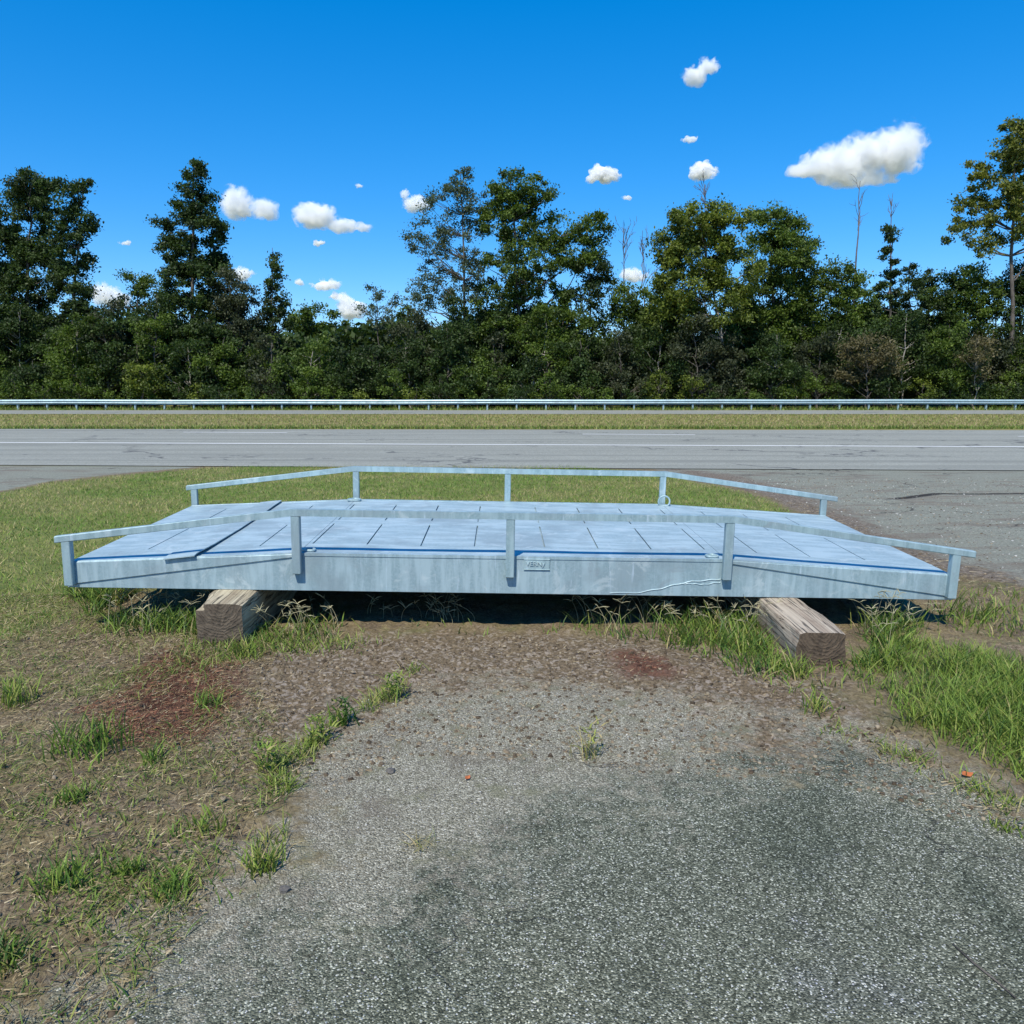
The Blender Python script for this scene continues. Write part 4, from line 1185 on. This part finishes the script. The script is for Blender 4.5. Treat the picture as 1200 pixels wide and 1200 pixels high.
# dead straw, needles and crumbs lying on the soil
B = Blades()
def straw(poly, dens, pal, l0=.02, l1=.07):
    p = scatter(poly, dens); n = len(p)
    cols_ = np.asarray(pal)[rng.integers(0, len(pal), n)] * rng.uniform(.6, 1.3, (n, 1))
    z = relief(p[:, 0], p[:, 1]) + .008
    az = rng.uniform(0, 2 * math.pi, n); L = rng.uniform(l0, l1, n); wd = rng.uniform(.0008, .0019, n)
    d = np.stack([np.cos(az), np.sin(az)], 1); s_ = np.stack([-np.sin(az), np.cos(az)], 1) * wd[:, None]
    a = np.c_[p - d * L[:, None] / 2 - s_, z]; b = np.c_[p - d * L[:, None] / 2 + s_, z + .002]
    c_ = np.c_[p + d * L[:, None] / 2, z + rng.uniform(-.003, .016, n)]
    v = np.stack([a, b, c_], 1).reshape(-1, 3)
    B.add((v, np.zeros((0, 4), int), np.arange(n * 3).reshape(-1, 3), np.repeat(np.c_[cols_, np.ones(n)], 3, 0)))
TAN = [(.33, .26, .15), (.24, .18, .10), (.16, .11, .06), (.42, .35, .22), (.08, .055, .03)]
RED = [(.20, .085, .05), (.13, .055, .035), (.28, .14, .08), (.08, .035, .025)]
straw(gp((-500, 740), (60, 700), (330, 745), (310, 830), (360, 920), (340, 1000), (200, 1085), (100, 1195), (-700, 1250)), 4200, TAN, .012, .045)
straw(POLY['bare'], 420, TAN, .012, .032)
straw(POLY['red'], 5000, RED, .02, .06)
straw(gp((720, 765), (780, 772), (790, 795), (735, 797)), 3500, RED, .02, .05)
straw(gp((440, 985), (550, 980), (555, 997), (450, 1000)), 2500, [(.30, .19, .10), (.22, .13, .07), (.4, .3, .18)], .02, .08)
straw(gp((960, 850), (1060, 875), (1150, 915), (1240, 970), (1180, 975), (1060, 905), (960, 875)), 1100, TAN, .02, .07)
straw(gp((930, 590), (1010, 640), (1080, 670), (1200, 695), (1300, 720), (1200, 680), (1060, 640), (960, 595)), 700, TAN, .03, .09)
o = B.build('straw_litter', M['litter']); tag(o, 'dead straw and rusty needles lying on the bare ground', 'plant litter', kind='stuff')

# loose grit
def grit(polys, name, label):
    V, Fc, Cc = [], [], []; nn = 0
    tet = np.array([[1, 0, -.5], [-.5, .87, -.5], [-.5, -.87, -.5], [.6, .6, .45], [-.7, .1, .5], [.3, -.7, .4]])
    fc = np.array([[0, 1, 3], [1, 4, 3], [1, 2, 4], [2, 5, 4], [2, 0, 5], [0, 3, 5], [3, 4, 5]])
    for poly, dens, r0, r1, pal in polys:
        p = scatter(poly, dens); n = len(p)
        if n == 0: continue
        r = r0 + (r1 - r0) * rng.random(n) ** 3
        a = rng.uniform(0, 2 * math.pi, n); ca, sa = np.cos(a), np.sin(a)
        sc = rng.uniform(.6, 1.25, (n, 1, 3)) * r[:, None, None]
        q = tet[None] * sc
        q = np.stack([q[..., 0] * ca[:, None] - q[..., 1] * sa[:, None], q[..., 0] * sa[:, None] + q[..., 1] * ca[:, None], q[..., 2] * .8], -1)
        q += np.c_[p, relief(p[:, 0], p[:, 1]) + r * .2][:, None, :]
        V.append(q.reshape(-1, 3)); Fc.append((np.arange(n)[:, None, None] * 6 + fc[None]).reshape(-1, 3) + nn); nn += n * 6
        cc = np.asarray(pal)[rng.integers(0, len(pal), n)] * rng.uniform(.7, 1.3, (n, 1))
        Cc.append(np.repeat(np.c_[cc, np.ones(n)], 6, 0))
    o = np_mesh(name, np.concatenate(V), np.concatenate(Fc), M['litter'], None, {'col': np.concatenate(Cc)})
    tag(o, label, 'gravel', kind='stuff')
EARTH = [(.12, .09, .06), (.19, .148, .10), (.075, .054, .034), (.25, .205, .145)]
GRIT = [(.30, .29, .27), (.20, .195, .185), (.42, .41, .385), (.13, .125, .12)]
nearp = [(-3.2, 1.4), (3.4, 1.4), (3.4, 4.6), (-3.2, 4.6)]
grit([(POLY['bare'], 1500, .003, .014, EARTH), (gp((-300, 760), (330, 745), (340, 1000), (200, 1085), (100, 1195), (-500, 1250)), 700, .003, .013, EARTH),
      (gp((330, 850), (640, 800), (900, 840), (650, 940), (560, 1030), (350, 1010)), 1600, .002, .0055, GRIT), (POLY['fresh'], 260, .0018, .0045, GRIT),
      (gp((860, 560), (1200, 560), (1300, 720), (1080, 665), (960, 612)), 220, .004, .014, EARTH + GRIT)], 'loose_grit', 'loose grit and crumbs of earth scattered over the ground')

# ------------------------------------------------------------------ single weeds, leaves and clods
def weed(name, label, px, py, h, n, spread, pal, lean=(.2, .9), wd=(.004, .008), cat='weed', leaves_=0):
    g = ground_at(px, py); z0 = float(relief(g[:1], g[1:2])[0])
    root = empty(name, (g[0], g[1], z0), label, cat)
    x = rng.normal(0, spread, n); y = rng.normal(0, spread, n)
    b = Blades()
    b.add(blades(x, y, h * rng.uniform(.45, 1.0, n), rng.uniform(*wd, n), rng.uniform(*lean, n), palette(n, pal), z=np.zeros(n), seg=3))
    tag(b.build('blades', M['blade'], root), kind='stuff')
    if leaves_:
        c = np.stack([rng.normal(0, spread * .8, leaves_), rng.normal(0, spread * .8, leaves_), rng.uniform(.2, 1, leaves_) * h], 1)
        b = Blades()
        b.add(blades(c[:, 0], c[:, 1], rng.uniform(.015, .035, leaves_), rng.uniform(.007, .012, leaves_), rng.uniform(.8, 2, leaves_), palette(leaves_, pal), z=c[:, 2], seg=2))
        tag(b.build('foliage', M['blade'], root), kind='stuff')
    return root
YG = [.12, .42, .0, .36, .08, .02]; FG = [.36, .38, .2, .06, 0, 0]; DG = [.25, .05, .65, .05, 0, 0]; DRY = [.02, .06, 0, .32, .35, .25]
weed('grass_tuft', 'upright yellow green grass tuft at the left edge below the lawn', 18, 825, .17, 120, .05, YG)
weed('grass_tuft', 'wide green tuft left of the rusty needle patch', 105, 885, .17, 170, .08, FG)
weed('grass_tuft', 'small green tuft below the rusty needle patch', 178, 893, .10, 60, .03, FG)
weed('grass_tuft', 'bright tuft at the right edge of the rusty needle patch', 245, 828, .11, 70, .035, FG)
weed('grass_tuft', 'fresh tuft against the front of the chipped timber', 288, 772, .15, 80, .05, YG)
weed('leafy_weed', 'yellow green weed with orange tips above the dark seedling', 463, 818, .14, 30, .035, YG, leaves_=130)
weed('seedling', 'dark spiky seedling on the worn asphalt', 402, 848, .13, 40, .028, DG, (.15, .7), (.006, .011), 'seedling', 60)
weed('leafy_weed', 'pale yellow weed just below the dark seedling', 374, 868, .12, 30, .03, YG, leaves_=110)
weed('dry_weed', 'thin dry weed standing alone on the asphalt', 692, 888, .17, 46, .025, DRY, (.2, .8), (.002, .004), leaves_=40)
weed('grass_tuft', 'bright tuft in front of the grey timber, left of its end', 925, 792, .16, 70, .04, YG)
weed('grass_tuft', 'bright lime tuft below the end of the grey timber', 957, 836, .12, 70, .035, YG)
weed('grass_tuft', 'lime tuft at the corner where the lush grass begins', 1075, 848, .13, 90, .04, YG)
weed('grass_tuft', 'tall lime tuft beside the dirt gap right of the ramp', 1116, 790, .22, 70, .035, YG)
weed('grass_tuft', 'yellow green tuft where asphalt meets the bare ground', 306, 1022, .11, 80, .025, YG)
weed('grass_tuft', 'green tuft right of the pair at the lower left', 203, 1050, .085, 90, .032, FG)
weed('grass_tuft', 'green tuft at the lower left, left one of the pair', 152, 1030, .085, 80, .022, FG)
weed('grass_tuft', 'bluish green tuft at the lower left edge of the bare ground', 72, 1040, .09, 130, .05, FG)
weed('grass_tuft', 'pale spreading tuft above the pair at the lower left', 240, 975, .075, 80, .045, YG)
weed('grass_tuft', 'dark green tuft cut by the left edge of the frame', 5, 1130, .09, 110, .04, DG)
weed('grass_tuft', 'low bluish tuft above the lower left tufts', 88, 945, .07, 70, .03, FG)
weed('leafy_weed', 'yellowish weed at the edge of the worn asphalt', 318, 905, .12, 30, .03, YG, leaves_=90)
weed('dry_weed', 'dry straw coloured weed in the middle of the worn asphalt', 492, 992, .06, 40, .03, DRY, (.8, 2), (.002, .004))
weed('grass_tuft', 'little tuft on the asphalt edge at the right', 1176, 972, .05, 40, .025, YG)

def dry_leaf(label, px, py, size, rot):
    g = ground_at(px, py); z = float(relief(g[:1], g[1:2])[0])
    bm = bmesh.new()
    out = [(-1, 0, .1), (-.5, .45, .25), (.1, .55, .3), (.7, .3, .2), (1.1, 0, .35), (.7, -.3, .25), (.1, -.5, .05), (-.5, -.4, .1)]
    c = bm.verts.new((0, 0, 0)); vs = [bm.verts.new((a * size, b * size, cc * size)) for a, b, cc in out]
    lo = [bm.verts.new((v_.co.x, v_.co.y, v_.co.z - .0008)) for v_ in vs]; c2 = bm.verts.new((0, 0, -.0008))
    for k in range(8):
        bm.faces.new((c, vs[k], vs[(k + 1) % 8])); bm.faces.new((c2, lo[(k + 1) % 8], lo[k])); bm.faces.new((vs[k], lo[k], lo[(k + 1) % 8], vs[(k + 1) % 8]))
    o = bm_obj('dry_leaf', bm, M['dryleaf']); o.location = (g[0], g[1], z + .008); o.rotation_euler = (.1, .15, rot)
    tag(o, label, 'leaf')
dry_leaf('orange dead leaf at the edge of the lush grass on the right', 1133, 911, .028, .4)
dry_leaf('small orange dead leaf on the worn asphalt near the middle', 548, 914, .018, 1.2)

def clod(label, px, py, r):
    g = ground_at(px, py); z = float(relief(g[:1], g[1:2])[0])
    bm = bmesh.new(); bmesh.ops.create_icosphere(bm, subdivisions=2, radius=r)
    for v_ in bm.verts:
        v_.co *= 1 + .55 * mnoise.noise(v_.co / r * 1.7 + Vector((px, py, 0))); v_.co.z *= .6
    o = bm_obj('earth_clod', bm, M['stone']); o.location = (g[0], g[1], z + r * .25); tag(o, label, 'clod')
clod('dark clod of moss and earth on the worn asphalt', 458, 904, .020)
clod('dark crumb of asphalt by the lower left edge of the pavement', 334, 1046, .016)

# a dry stick lying on the asphalt
g = ground_at(1150, 1140); q = np.array([ground_at(1116, 1108), ground_at(1140, 1130), ground_at(1165, 1150), ground_at(1190, 1172)]); q[:, 2] = relief(q[:, 0], q[:, 1]) + .004
v, f = tube_arrays(q, [.0015, .003, .003, .002], 5)
o = np_mesh('dry_stick', v, f, M['bark']); tag(o, 'thin dry stick lying on the asphalt at the lower right', 'stick')
